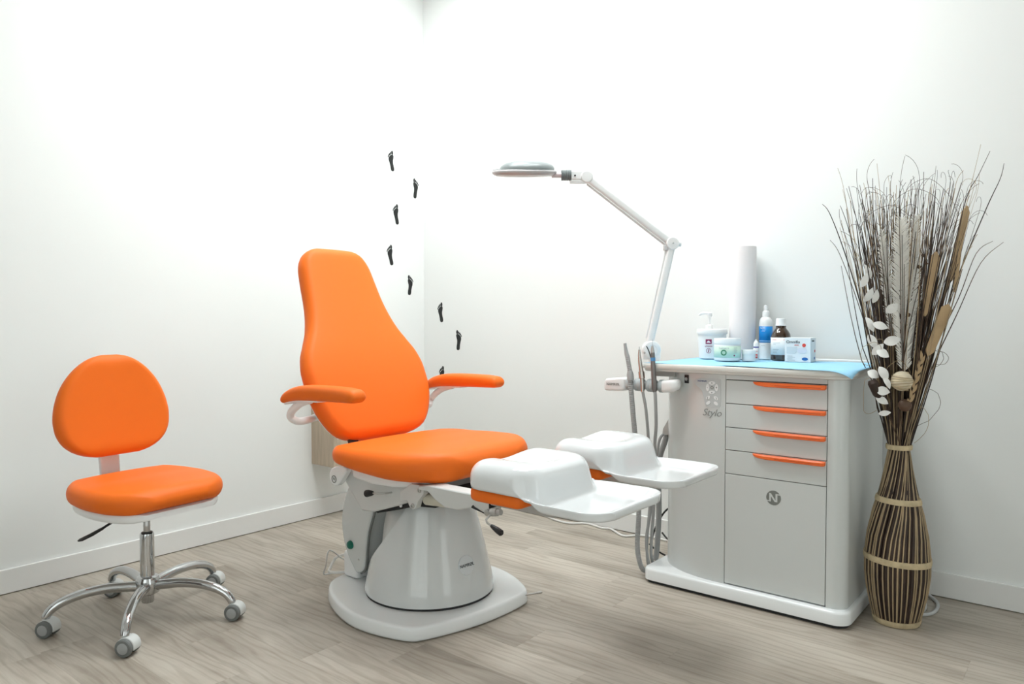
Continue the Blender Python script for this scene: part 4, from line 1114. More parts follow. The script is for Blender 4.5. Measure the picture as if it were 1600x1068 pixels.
# green jar
c = (3.06, 1.283)
t = thing('cream_jar', (*c, TZ), 'low round cream jar with pale green label and green ring mark', 'jar')
build('body', MB().lathe([(0.050, 0.0), (0.0545, 0.003), (0.0555, 0.008), (0.0555, 0.070), (0.054, 0.073)], (*c, TZ), 40), M_white, t)
build('lid', MB().lathe([(0.0545, 0.072), (0.0565, 0.073), (0.057, 0.076), (0.057, 0.092), (0.055, 0.096), (0.04, 0.097)], (*c, TZ), 40), M_white, t)
curved_label('label', c, 0.0558, TZ + 0.014, TZ + 0.064, 88, M_pgreen, t)
textmesh('balnarn', 0.0145, on_round(c, 0.0560, TZ + 0.056, -14, 0.0012), M_pgrey, 'jar_lettering', t)
flat_disc(on_round(c, 0.0560, TZ + 0.036, -15, 0.0008), 0.0075, 0.0125, M_dgreen, 'ring_mark', t)
for q in range(5):
    flat_poly(on_round(c, 0.0560, TZ + 0.057 - q * 0.0055, 36), [(-0.009, -0.0006), (0.009 - 0.003 * (q % 2), -0.0006), (0.009 - 0.003 * (q % 2), 0.0006), (-0.009, 0.0006)], M_pgrey, 'text_line', t)
flat_disc(on_round(c, 0.0560, TZ + 0.024, 30), 0, 0.0035, M_maroon, 'dot_mark', t)
flat_poly(on_round(c, 0.0560, TZ + 0.0165, -14), [(-0.012, -0.0006), (0.012, -0.0006), (0.012, 0.0006), (-0.012, 0.0006)], M_pgrey, 'text_line', t)
# small jar
c = (3.098, 1.2035)
t = thing('ointment_pot', (*c, TZ), 'small plain white pot between the green-labelled jar and the dropper bottle', 'pot')
build('body', MB().lathe([(0.026, 0.0), (0.0275, 0.002), (0.0275, 0.028)], (*c, TZ), 32), M_white, t)
build('lid', MB().lathe([(0.0275, 0.0275), (0.029, 0.028), (0.0292, 0.031), (0.0292, 0.045), (0.0275, 0.0475), (0.015, 0.048)], (*c, TZ), 32), M_white, t)
# dropper
c = (3.168, 1.198)
t = thing('dropper_bottle', (*c, TZ), 'tiny white dropper bottle with a navy band and red mark', 'bottle')
build('body', MB().lathe([(0.0115, 0.0), (0.0125, 0.002), (0.0125, 0.050), (0.010, 0.055), (0.008, 0.056)], (*c, TZ), 24), M_white, t)
build('band', MB().lathe([(0.0105, 0.0545), (0.0115, 0.055), (0.0115, 0.059), (0.0105, 0.0595)], (*c, TZ), 24), M_navy, t)
build('cap', MB().lathe([(0.011, 0.059), (0.011, 0.074), (0.008, 0.080), (0.0055, 0.083), (0.005, 0.088), (0.003, 0.090)], (*c, TZ), 24), M_white, t)
flat_poly(on_round(c, 0.0125, TZ + 0.018, 2), [(-0.0058, -0.0085), (0.0058, -0.0085), (0.0058, 0.0085), (-0.0058, 0.0085)], M_red, 'label_square', t)
flat_disc(on_round(c, 0.0125, TZ + 0.018, 2, 0.0013), 0.002, 0.0038, M_lab, 'square_mark', t)
flat_poly(on_round(c, 0.0125, TZ + 0.040, 2), [(-0.007, -0.001), (0.007, -0.001), (0.007, 0.001), (-0.007, 0.001)], M_red, 'text_line', t)
# spray bottle
c = (3.263, 1.191)
t = thing('spray_bottle', (*c, TZ), 'tall white spray bottle with bright blue label beside the paper roll', 'bottle')
build('body', MB().lathe([(0.026, 0.0), (0.0285, 0.003), (0.0285, 0.158), (0.027, 0.172), (0.021, 0.184), (0.0155, 0.188), (0.0155, 0.19)], (*c, TZ), 32), M_white, t)
build('spray_head', MB().lathe([(0.0155, 0.188), (0.0155, 0.210), (0.013, 0.214), (0.0095, 0.216), (0.009, 0.236), (0.0075, 0.240), (0.004, 0.241)], (*c, TZ), 24), M_white, t)
curved_label('label', c, 0.0288, TZ + 0.075, TZ + 0.147, 100, M_pblue, t)
curved_label('label_stripe', c, 0.0291, TZ + 0.081, TZ + 0.0835, 96, mat('print_sky', (0.35, 0.62, 0.88), 0.4, bump=0.01), t)
textmesh('Septo', 0.0085, on_round(c, 0.029, TZ + 0.140, -30, 0.0008), M_lab, 'bottle_lettering', t)
flat_poly(on_round(c, 0.0290, TZ + 0.126, -22), [(-0.008, -0.0005), (0.008, -0.0005), (0.008, 0.0005), (-0.008, 0.0005)], M_lab, 'text_line', t)
flat_poly(on_round(c, 0.0287, TZ + 0.062, -20), [(-0.009, -0.0006), (0.009, -0.0006), (0.009, 0.0006), (-0.009, 0.0006)], M_pgrey, 'text_line', t)
# amber bottle
c = (3.205, 1.104)
t = thing('medicine_bottle', (*c, TZ), 'dark amber glass bottle with white label and white screw cap', 'bottle')
M_amber = mat('amber_glass', (0.030, 0.012, 0.004), 0.06, coat=0.8, spec=0.6, bump=0.004, bscale=20)
build('glass', MB().lathe([(0.036, 0.0), (0.0405, 0.003), (0.041, 0.010), (0.041, 0.100), (0.0385, 0.114), (0.031, 0.128), (0.023, 0.137), (0.0205, 0.142), (0.0215, 0.150), (0.021, 0.152)], (*c, TZ), 40), M_amber, t)
build('cap', MB().lathe([(0.0225, 0.150), (0.0235, 0.152), (0.0215, 0.156), (0.0205, 0.172), (0.0205, 0.178), (0.019, 0.181), (0.01, 0.182)], (*c, TZ), 32), M_white, t)
curved_label('label', c, 0.0413, TZ + 0.026, TZ + 0.100, 86, M_lab, t)
for zz, tn, wd_, mm in ((0.091, -38, 0.010, M_red), (0.078, -25, 0.016, M_pgrey), (0.072, -38, 0.007, M_pgrey), (0.050, -28, 0.014, M_pgrey), (0.046, -30, 0.012, M_pgrey), (0.038, -34, 0.009, M_pgrey), (0.034, -32, 0.011, M_pgrey), (0.090, 24, 0.008, M_red), (0.080, 32, 0.005, M_ink), (0.049, 30, 0.006, M_ink)):
    flat_poly(on_round(c, 0.0412, TZ + zz, tn), [(-wd_, -0.0008), (wd_, -0.0008), (wd_, 0.0008), (-wd_, 0.0008)], mm, 'text_line', t)
# dressing carton
cb = V((3.178, 1.013, 0))
t = thing('dressing_carton', (cb.x, cb.y, TZ), 'white square dressing carton with blue oval mark at the right of the bottles', 'carton')
va = math.radians(0)
fcv = facing(cb)
ang_ = math.atan2(fcv.y, fcv.x) - math.radians(16)
fn = V((math.cos(ang_), math.sin(ang_), 0)); rg = V((-fn.y, fn.x, 0))
W2, D2, H2 = 0.0525, 0.038, 0.101
build('box', MB().obox(cb + V((0, 0, TZ + H2 / 2)), (rg, fn, (0, 0, 1)), (W2, D2, H2 / 2)), M_lab, t, bevel=(0.001, 2))
bf = lambda a, b, off=0.0006: frame(cb + fn * (D2 + off) + rg * a + V((0, 0, TZ + b)), rg, (0, 0, 1))
textmesh('Omnifix', 0.0175, bf(-0.018, 0.083, 0.0008), M_ink, 'carton_lettering', t)
textmesh('elastic', 0.0075, bf(-0.004, 0.0705, 0.0008), M_red, 'carton_lettering', t)
flat_disc(bf(0.026, 0.070), 0, 0.0075, M_red, 'red_dot', t)
flat_disc(bf(0.030, 0.013), 0, 0.0125, mat('print_oval_blue', (0.01, 0.13, 0.42), 0.4, bump=0.01), 'oval_mark', t, ry=0.52)
flat_poly(bf(-0.022, 0.049), [(-0.022, -0.014), (0.012, -0.014), (0.022, 0.0), (0.020, 0.014), (-0.022, 0.014)], mat('print_pale_grey', (0.60, 0.65, 0.68), 0.5, bump=0.01), 'picture_panel', t)
flat_disc(bf(0.018, 0.048, 0.0011), 0, 0.020, mat('print_lilac', (0.68, 0.70, 0.78), 0.5, bump=0.01), 'picture_roll', t, ry=0.6)
for q in range(4):
    flat_poly(bf(-0.030 + 0.002 * (q % 2), 0.024 - q * 0.0055), [(-0.013, -0.0007), (0.010 + 0.008 * (q % 2), -0.0007), (0.010 + 0.008 * (q % 2), 0.0007), (-0.013, 0.0007)], M_pgrey, 'text_line', t)
sf = lambda a, b: frame(cb + rg * (W2 + 0.0006) - fn * a + V((0, 0, TZ + b)), -fn, (0, 0, 1))
textmesh('Omnifix', 0.010, sf(-0.006, 0.088), M_ink, 'side_lettering', t)
flat_disc(sf(0.02, 0.045), 0, 0.006, M_red, 'red_dot', t)
flat_disc(sf(0.018, 0.016), 0, 0.007, mat('print_oval_blue', (0, 0, 0)), 'oval_mark', t, ry=0.8)
# paper roll
c = (3.25, 1.292)
ro = MB().lathe([(0.0215, 0.0005), (0.057, 0.0), (0.0575, 0.003), (0.0575, 0.500), (0.057, 0.503), (0.0215, 0.5025)], (*c, TZ), 48, cap0=False, cap1=False)
t = thing('paper_roll', (*c, TZ), 'tall off-white roll of couch paper standing behind the bottles', 'paper roll')
build('paper', ro, M_roll, t, angle=40)
build('cardboard_core', MB().lathe([(0.0195, 0.001), (0.0215, 0.001), (0.0215, 0.502), (0.0195, 0.502), (0.0195, 0.001)], (*c, TZ), 24, cap0=False, cap1=False), mat('cardboard', (0.45, 0.35, 0.25), 0.9, bump=0.05), t)

# ------------------------------------------------------------------ footprints on the walls
def foot_pts(right):
    sole = [(-0.004, -0.062), (0.008, -0.061), (0.014, -0.052), (0.0135, -0.036), (0.011, -0.018), (0.012, 0.000), (0.018, 0.014), (0.0215, 0.026), (0.019, 0.036), (0.009, 0.038), (-0.004, 0.034), (-0.016, 0.027), (-0.0235, 0.018), (-0.0245, 0.006), (-0.020, -0.012), (-0.0165, -0.032), (-0.0155, -0.050), (-0.011, -0.059)]
    sole = [(p.x, p.y) for p in catmull([(x, y, 0) for x, y in sole], 3, True)]
    toes = [(0.0135, 0.052, 0.0085, 0.0125), (-0.0005, 0.0485, 0.0050, 0.0085), (-0.0105, 0.0435, 0.0045, 0.0075), (-0.0185, 0.0375, 0.0040, 0.0065), (-0.0255, 0.0295, 0.0036, 0.0058)]
    sgn = -1 if right else 1
    polys = [[(sgn * x * 0.9, y) for x, y in sole]]
    for x, y, a, b in toes:
        polys.append([(sgn * 0.93 * (x + 0.98 * a * math.cos(2 * math.pi * k / 14)), y - 0.0028 + 1.04 * b * math.sin(2 * math.pi * k / 14)) for k in range(14)])
    return polys
def footprint(c, wall, right, tilt, label):
    if wall == 'left': fm = frame(V((c[0], WY - 0.0004, c[1])), (1, 0, 0), (0, 0, 1))
    else: fm = frame(V((WX - 0.0004, c[0], c[1])), (0, -1, 0), (0, 0, 1))
    rot = Matrix.Rotation(math.radians(tilt), 4, 'Z')
    t = thing('footprint_decal', fm.translation, label, 'footprint decal', 'footprint decals climbing the wall corner')
    nrm = fm.to_3x3() @ V((0, 0, 0.0006))
    for i, pl in enumerate(foot_pts(right)):
        build('sole' if i == 0 else 'toe', MB().prism([fm @ rot @ V((x, y, 0)) for x, y in pl], nrm), M_decal, t)
footprint((3.065, 2.067), 'left', False, 9, 'black footprint decal, topmost of the trail on the left wall')
footprint((3.262, 1.927), 'left', True, -4, 'black footprint decal second from the top, closest to the corner of the walls')
footprint((3.102, 1.747), 'left', False, 8, 'black footprint decal third from the top of the trail')
footprint((3.053, 1.494), 'left', False, 10, 'black footprint decal fourth from the top, nearest the headrest of the chair')
footprint((3.212, 1.316), 'left', True, -5, 'black footprint decal fifth from the top, lowest one on the left wall')
footprint((3.278, 1.145), 'back', False, 8, 'black footprint decal, upper left of those on the right-hand wall')
footprint((3.128, 0.973), 'back', True, -3, 'black footprint decal furthest right in the trail')
footprint((3.266, 0.745), 'back', False, 8, 'black footprint decal half hidden behind the far orange armrest')

# ------------------------------------------------------------------ wooden box on the left wall, behind the chair
wb_ = thing('wall_box', (2.6, 3.32, 0.30), 'pale wooden box mounted low on the left wall behind the treatment chair', 'wall box')
build('side_board', MB().box((2.467, 3.235, 0.302), (2.485, 3.43, 0.80)), M_wood, wb_, bevel=(0.001, 1))
build('side_board', MB().box((2.695, 3.235, 0.302), (2.713, 3.43, 0.80)), M_wood, wb_, bevel=(0.001, 1))
build('front_board', MB().box((2.4851, 3.235, 0.302), (2.6949, 3.253, 0.80)), M_wood, wb_, bevel=(0.001, 1))
build('bottom_board', MB().box((2.4851, 3.2531, 0.302), (2.6949, 3.43, 0.318)), M_wood, wb_)
build('top_board', MB().box((2.4851, 3.2531, 0.782), (2.6949, 3.43, 0.798)), M_wood, wb_)

# ------------------------------------------------------------------ cables on the floor
def cable(name, pts, r, material, label):
    o = build(name, MB().tube(catmull(pts, 8), r, 8), material, origin=(*V(pts[0]).xy, 0))
    return tag(o, label, 'cable')
cable('floor_cable', [(3.30, 2.60, 0.006), (3.296, 2.44, 0.006), (3.262, 2.333, 0.006), (3.258, 2.24, 0.006), (3.312, 2.165, 0.006), (3.290, 2.06, 0.006), (3.302, 2.01, 0.006), (3.238, 1.90, 0.006), (3.284, 1.85, 0.006), (3.310, 1.80, 0.006), (3.305, 1.70, 0.006), (3.300, 1.58, 0.006)], 0.0058, M_cable, 'white cable lying along the baseboard under the leg trays')
cable('floor_cable', [(3.08, 0.62, 0.006), (3.06, 0.56, 0.006), (3.07, 0.515, 0.006), (3.125, 0.492, 0.006), (3.215, 0.496, 0.007), (3.275, 0.53, 0.010), (3.290, 0.575, 0.03), (3.292, 0.62, 0.06)], 0.0065, M_gcable, 'pale grey cable looping over the floor to the right of the reed bundle')
cable('floor_cable', [(3.06, 0.60, 0.006), (3.045, 0.545, 0.0055), (3.07, 0.532, 0.0055), (3.14, 0.525, 0.006), (3.20, 0.54, 0.010), (3.25, 0.57, 0.02), (3.275, 0.63, 0.03)], 0.005, M_gcable, 'inner loop of thinner grey cable behind the reed bundle')
cable('black_cable', [(2.99, 1.492, 0.262), (2.985, 1.515, 0.260), (2.98, 1.548, 0.222), (2.98, 1.587, 0.142), (2.98, 1.602, 0.066), (2.985, 1.592, 0.018), (3.01, 1.57, 0.006)], 0.0042, M_black, 'black cable arching out of the left flank of the cabinet down to the floor')
cable('black_cable', [(2.97, 1.606, 0.085), (2.972, 1.585, 0.070), (2.98, 1.555, 0.052), (2.985, 1.525, 0.038), (2.99, 1.517, 0.006)], 0.0042, M_black, 'short black cable crossing down to the plinth of the cabinet')
cable('black_cable', [(3.12, 1.62, 0.10), (3.11, 1.58, 0.075), (3.10, 1.54, 0.085), (3.10, 1.489, 0.095)], 0.0042, M_black, 'short level black cable entering the cabinet flank near the floor')

# ------------------------------------------------------------------ dried reed arrangement
VC = V((2.955, 0.588, 0))
arr = thing('dried_reed_arrangement', VC, 'tall bundle of dark and tan dried reeds tied into a vase shape with pale bands', 'dried arrangement')
M_rd = mat('reed_dark', (0.030, 0.016, 0.010), 0.6, var=0.35, vscale=14, bump=0.15, bscale=150)
M_rb = mat('reed_brown', (0.085, 0.050, 0.030), 0.65, var=0.3, vscale=14, bump=0.15, bscale=150)
M_rt = mat('reed_tan', (0.38, 0.285, 0.17), 0.6, var=0.2, vscale=14, bump=0.15, bscale=150)
M_band = mat('raffia_band', (0.56, 0.455, 0.285), 0.8, var=0.18, vscale=40, bump=0.3, bscale=120)
M_leafw = mat('bleached_leaf', (0.86, 0.855, 0.83), 0.7, var=0.06, vscale=30, bump=0.1, bscale=80)
M_plume = mat('pale_plume', (0.84, 0.82, 0.77), 0.8, var=0.10, vscale=25, vstretch=(1, 1, 0.3), bump=0.2, bscale=120)
M_paddle = mat('tan_pod', (0.47, 0.325, 0.175), 0.6, var=0.12, vscale=18, bump=0.1, bscale=90)
prof_r = [(0, 0.066), (0.02, 0.070), (0.10, 0.090), (0.20, 0.100), (0.25, 0.100), (0.34, 0.0885), (0.449, 0.064), (0.55, 0.043), (0.639, 0.0315), (0.70, 0.036)]
build('inner_core', MB().lathe([(interp(prof_r, z) - 0.008, z) for z in (0.004, 0.05, 0.1, 0.15, 0.2, 0.25, 0.3, 0.35, 0.4, 0.45, 0.5, 0.55, 0.6, 0.65)], VC, 32), M_rd, arr)
def clampw(p):
    return V((min(p.x, WX - 0.012), p.y, p.z))
def limit(p):      # keep clear of the wall and of the cabinet side
    p = clampw(p)
    if p.z < 0.93 and p.y > 0.672 and p.x > 2.70: p.y = 0.672
    return p
def curly(p, d, n, step, turn):
    """a thin curling tip"""
    out = []
    ax = V((random.uniform(-1, 1), random.uniform(-1, 1), random.uniform(-0.4, 0.4))).normalized()
    for i in range(n):
        d = (Matrix.Rotation(turn * (0.5 + i / n), 3, ax) @ d).normalized()
        p = p + d * step
        out.append(p.copy())
    return out
def reed(theta, wide, material, zend, rho_end, twist, rfac, proud=0.0):
    path, rad = [], []
    for z in (0.006, 0.06, 0.12, 0.18, 0.24, 0.32, 0.40, 0.48, 0.56, 0.61):
        tw = twist * max(0, (z - 0.25) / 0.39) ** 1.5
        r = interp(prof_r, z) - (0.0 if z < 0.45 else (0.012 * (1 - rfac) * (z - 0.45) / 0.2))
        r += proud * (1 if z < 0.45 else 0.5)
        a = theta + tw
        path.append(VC + V((r * math.cos(a), r * math.sin(a), z)))
        rad.append(wide * (0.55 + 0.45 * r / 0.1) if z < 0.5 else wide * 0.62)
    a_end = theta + twist * 1.25
    r0 = interp(prof_r, 0.64) - 0.012 * (1 - rfac)
    wig = random.uniform(-0.02, 0.02); wig2 = random.uniform(-0.02, 0.02)
    n = 9
    for i in range(n):
        t_ = i / (n - 1)
        z = 0.64 + (zend - 0.64) * t_
        rho = r0 + (rho_end - r0) * (t_ ** 1.05)
        a = theta + twist + (a_end - theta - twist) * t_
        o = math.sin(t_ * math.pi)
        path.append(limit(VC + V((rho * math.cos(a) + wig * o, rho * math.sin(a) + wig2 * o, z))))
        rad.append(max(0.0008, min(wide * 0.55, 0.0044) * (1 - 0.78 * t_)))
    if random.random() < 0.4:
        d = (path[-1] - path[-2]).normalized()
        for p in curly(path[-1], d, 5, random.uniform(0.008, 0.016), random.uniform(-0.2, 0.2)):
            path.append(limit(p)); rad.append(0.0008)
    build('reed', MB().tube(path, rad, 6), material, arr, angle=80)
NB_ = 44
for i in range(NB_):
    th = 2 * math.pi * (i + random.uniform(-0.15, 0.15)) / NB_
    reed(th, 0.0085, M_rd, random.uniform(1.25, 1.56), random.uniform(0.05, 0.21), random.uniform(0.6, 1.0), random.uniform(0.2, 1))
for i in range(40):
    th = 2 * math.pi * (i + 0.5 + random.uniform(-0.3, 0.3)) / 40
    # thin tan reed lying over the dark ones
    reed(th, random.uniform(0.0022, 0.0034), M_rt, random.uniform(1.2, 1.58), random.uniform(0.05, 0.22), random.uniform(0.6, 1.0), 1.1, 0.0070)
# thin twigs that start in the neck
for i in range(120):
    th = random.uniform(0, 2 * math.pi)
    ze = random.uniform(1.28, 1.60); rho = random.uniform(0.03, 0.27) * (0.75 + 0.3 * (ze - 1.28))
    mtr = random.choice([M_rd, M_rb, M_rb, M_rt, M_rb])
    r0 = random.uniform(0.006, 0.026)
    bend = V((random.uniform(-0.03, 0.03), random.uniform(-0.03, 0.03), 0))
    path = []
    for k in range(9):
        t_ = k / 8
        z = 0.60 + (ze - 0.60) * t_
        rr_ = r0 + (rho - r0) * t_ ** 1.1
        path.append(limit(VC + V((rr_ * math.cos(th), rr_ * math.sin(th), z)) + bend * math.sin(math.pi * t_)))
    rad = [0.0026 - 0.0017 * k / 8 for k in range(9)]
    if random.random() < 0.45:
        d = (path[-1] - path[-2]).normalized()
        for p in curly(path[-1], d, 7, random.uniform(0.010, 0.018), random.uniform(-0.22, 0.22)):
            path.append(limit(p)); rad.append(0.0007)
    build('twig', MB().tube(path, rad, 5), mtr, arr, angle=80)
for i in range(84):
    sgn = 1 if i % 2 else -1
    ctr = 0.15 if sgn > 0 else -0.10
    ze = random.uniform(1.38, 1.60) + (0.03 if sgn > 0 else -0.02)
    la = random.gauss(ctr, 0.045); fa = random.uniform(-0.12, 0.06)
    mtr = random.choice([M_rd, M_rb, M_rb, M_rd, M_rt])
    l0, f0_ = random.uniform(-0.02, 0.02), random.uniform(-0.02, 0.02)
    bx, bz = random.uniform(-0.02, 0.02), random.uniform(-0.02, 0.02)
    path = []
    for k in range(9):
        t_ = k / 8
        path.append(limit(VC + RT * (l0 + (la - l0) * t_ ** 1.1 + bx * math.sin(math.pi * t_)) + F0 * (f0_ + (fa - f0_) * t_ + bz * math.sin(math.pi * t_)) + V((0, 0, 0.62 + (ze - 0.62) * t_))))
    th_ = random.uniform(0.0022, 0.0036)
    rad = [th_ * (1 - 0.8 * k / 8) for k in range(9)]
    if random.random() < 0.6:
        d = (path[-1] - path[-2]).normalized()
        for p in curly(path[-1], d, 8, random.uniform(0.008, 0.014), random.uniform(-0.45, 0.45)):
            path.append(limit(p)); rad.append(0.0006)
    build('twig', MB().tube(path, rad, 5), mtr, arr, angle=80)
# long wild stems on the outside
def stem(pts, r0=0.0022, material=None):
    P = catmull([limit(VC + RT * a + (F0 + RT * 0.52) * f + V((0, 0, z))) for a, z, f in pts], 5)
    build('twig', MB().tube(P, [max(0.0007, r0 * (1 - 0.7 * i / (len(P) - 1))) for i in range(len(P))], 5), material or M_rb, arr, angle=80)
stem([(0.01, 0.64, 0), (0.10, 0.95, -0.01), (0.20, 1.25, -0.02), (0.30, 1.50, -0.02), (0.345, 1.60, -0.02), (0.358, 1.655, -0.02)], 0.003, M_rd)
stem([(0.01, 0.64, 0), (0.12, 0.98, 0.03), (0.21, 1.18, 0.03), (0.27, 1.34, 0.03), (0.33, 1.385, 0.03)], 0.0026)
stem([(0.01, 0.64, 0), (0.11, 0.92, -0.03), (0.20, 1.12, -0.03), (0.28, 1.30, -0.03), (0.36, 1.375, -0.03)], 0.0026)
stem([(0.0, 0.64, 0), (-0.06, 0.86, -0.06), (-0.15, 1.18, -0.09), (-0.21, 1.36, -0.09), (-0.255, 1.47, -0.09), (-0.28, 1.50, -0.09)], 0.003, M_rd)
stem([(0.0, 0.64, 0), (-0.07, 0.9, -0.06), (-0.15, 1.15, -0.05), (-0.22, 1.33, -0.05), (-0.255, 1.38, -0.05)], 0.0022)
stem([(0.0, 0.64, 0), (-0.07, 0.92, -0.05), (-0.145, 1.25, -0.06), (-0.19, 1.42, -0.06), (-0.22, 1.50, -0.06)], 0.0026, M_rd)
stem([(0.0, 0.64, 0), (0.10, 1.0, -0.06), (0.17, 1.30, -0.08), (0.22, 1.52, -0.08), (0.26, 1.60, -0.08), (0.30, 1.685, -0.08)], 0.0026, M_rd)
for q in range(5):      # loops over the top
    a0_, a1_ = random.uniform(-0.2, 0.15), random.uniform(-0.1, 0.25)
    zt3 = random.uniform(1.5, 1.62)
    stem([(a0_ * 0.5, 1.1, -0.03), (a0_, zt3 - 0.10, -0.03), ((a0_ + a1_) / 2, zt3, -0.02), (a1_, zt3 - 0.05, 0.0), (a1_ + 0.04, zt3 - 0.13, 0.0)], 0.0010)
# bands
for z, hh, tilt in ((0.012, 0.010, 0.0), (0.236, 0.0105, 0.05), (0.449, 0.0095, 0.03), (0.640, 0.0085, 0.0)):
    rings = []
    for dz, dr in ((-hh, 0.002), (-hh, 0.0110), (-hh * 0.3, 0.0125), (hh * 0.4, 0.0123), (hh, 0.0110), (hh, 0.002)):
        rg_ = []
        for k in range(48):
            a = 2 * math.pi * k / 48
            zz = z + dz + tilt * 0.1 * math.cos(a - math.atan2(RT.y, RT.x)) * -1
            r = interp(prof_r, max(0, zz)) + dr + 0.0006 * math.sin(9 * a + z * 50)
            rg_.append(VC + V((r * math.cos(a), r * math.sin(a), max(0.001, zz))))
        rings.append(rg_)
    build('raffia_band', MB().loft(rings, False, False), M_band, arr, angle=60)
# leaves, plume, pods, ball
def blade(base, tip, width, nrm, material, name, bow=0.0, fat=0.5, n=10):
    base, tip = V(base), V(tip)
    ax = (tip - base); L_ = ax.length; ax.normalize()
    nrm = V(nrm); nrm = (nrm - ax * nrm.dot(ax)).normalized(); sd_ = ax.cross(nrm)
    rings = []
    for i in range(n + 1):
        t_ = i / n
        wd_ = width * 0.5 * max(0.04, math.sin(math.pi * t_ ** fat) ** 0.8)
        c_ = base.lerp(tip, t_) + nrm * bow * math.sin(math.pi * t_)
        rings.append([c_ - sd_ * wd_ + nrm * 0.15 * wd_, c_ - nrm * 0.0004, c_ + sd_ * wd_ + nrm * 0.15 * wd_, c_ + nrm * 0.0010])
    return build(name, MB().loft(rings), material, arr, angle=60)
DV = F0 + RT * 0.52           # away from the middle of the room
def vp(a, z, f=-0.06): return VC + RT * a + DV * f + V((0, 0, z + 0.1 * f))
for a, z, f, dx, dz, wd_ in ((-0.055, 1.135, -0.09, 0.045, 0.03, 0.034), (-0.10, 1.095, -0.09, 0.055, -0.015, 0.028), (-0.06, 1.03, -0.10, 0.060, 0.015, 0.034), (-0.13, 1.17, -0.07, 0.03, 0.05, 0.028),
                             (-0.125, 1.115, -0.07, 0.03, -0.05, 0.026), (-0.115, 1.055, -0.07, 0.03, -0.05, 0.03), (-0.085, 1.00, -0.09, 0.045, -0.02, 0.034), (-0.10, 0.985, -0.08, 0.04, 0.04, 0.028),
                             (-0.075, 0.945, -0.09, 0.03, -0.05, 0.034), (-0.06, 0.91, -0.10, 0.025, -0.04, 0.026), (-0.085, 0.865, -0.09, 0.05, -0.008, 0.032), (-0.075, 0.775, -0.07, 0.045, 0.008, 0.020),
                             (-0.115, 0.925, -0.07, 0.04, -0.02, 0.032), (-0.14, 1.22, -0.06, 0.02, 0.05, 0.024), (-0.11, 1.25, -0.06, -0.02, 0.05, 0.022), (-0.10, 1.165, -0.08, 0.015, 0.05, 0.026), (-0.085, 0.835, -0.08, 0.045, -0.02, 0.026)):
    blade(vp(a, z, f), vp(a + dx, z + dz, f - 0.012), wd_, -F0 + V((random.uniform(-0.4, 0.4), random.uniform(-0.4, 0.4), random.uniform(-0.2, 0.5))), M_leafw, 'leaf', 0.004, 0.85)
stem([(0.0, 0.66, -0.03), (-0.05, 0.8, -0.07), (-0.085, 0.95, -0.08), (-0.11, 1.1, -0.07), (-0.125, 1.25, -0.06), (-0.11, 1.33, -0.06)], 0.0022)
def plume(p, q, width, n=120):
    p, q = V(p), V(q); ax = (q - p).normalized(); sd_ = ax.cross(-F0).normalized(); n_ = sd_.cross(ax)
    mb = MB().tube([p - ax * 0.03, p, q], [0.0022, 0.002, 0.0008], 6)
    L_ = (q - p).length
    for k in range(n):
        for sg_ in (-1, 1):
            t_ = (k + random.uniform(-0.2, 0.2)) / n
            c_ = p.lerp(q, max(0, min(1, t_)))
            w_ = width * 0.5 * (0.35 + 0.65 * math.sin(math.pi * min(1, 0.12 + t_ * 0.82))) * random.uniform(0.8, 1.05)
            e_ = c_ + sd_ * sg_ * w_ + ax * w_ * 0.95 + n_ * random.uniform(-0.006, 0.012)
            m_ = c_.lerp(e_, 0.5) + n_ * 0.004
            h_ = L_ / n * random.uniform(1.0, 1.9)
            mb.add([c_, m_ + ax * h_ * 0.3, e_ + ax * h_ * 0.2, e_ - ax * h_ * 0.15, m_ - ax * h_ * 0.75, c_ - ax * h_ * 0.8], [(0, 1, 4, 5), (1, 2, 3, 4)])
    return build('plume', mb, M_plume, arr, angle=30)
plume(vp(0.012, 0.93, -0.07), vp(-0.005, 1.46, -0.12), 0.085)
plume(vp(0.035, 0.97, -0.06), vp(0.045, 1.47, -0.10), 0.055, 110)
plume(vp(-0.03, 1.05, -0.05), vp(-0.075, 1.42, -0.07), 0.045, 80)
def paddle(p, q, wd_):
    p, q = V(p), V(q); ax = (q - p).normalized(); sd_ = ax.cross(-F0).normalized(); n_ = sd_.cross(ax)
    rings = []
    L_ = (q - p).length
    for i in range(13):
        t_ = i / 12
        e_ = min(1, math.sqrt(max(0.02, 1 - (1 - min(1, min(t_, 1 - t_) * L_ / (wd_ * 0.5))) ** 2)))
        w_ = wd_ * 0.5 * (0.7 + 0.3 * t_) * e_
        rings.append([p.lerp(q, t_) + sd_ * a + n_ * b for a, b in rrect(w_, 0.0035, 0.003, 0, 2, 2)])
    return build('seed_pod', MB().loft(rings), M_paddle, arr, angle=50)
paddle(vp(0.175, 1.24, -0.05), vp(0.225, 1.505, -0.06), 0.030)
paddle(vp(0.082, 1.12, -0.09), vp(0.117, 1.345, -0.11), 0.034)
paddle(vp(0.095, 0.985, -0.10), vp(0.162, 1.165, -0.12), 0.042)
paddle(vp(0.19, 1.20, -0.03), vp(0.205, 1.40, -0.03), 0.022)
for a, z in ((0.065, 1.33), (0.06, 1.285), (0.07, 1.25), (0.055, 1.13), (0.03, 1.12), (0.08, 1.30)):
    blade(vp(a, z, -0.10), vp(a + random.uniform(-0.02, 0.015), z + random.uniform(0.0, 0.03), -0.10), 0.014, -F0, M_rb, 'leaf', 0.002, 0.8, 6)
bc = vp(0.006, 0.897, -0.105)
ball = build('wound_ball', MB().sphere(bc, 0.0345, 24, 14), mat('cream_twine', (0.62, 0.54, 0.40), 0.8, var=0.1, vscale=30, bump=0.2), arr)
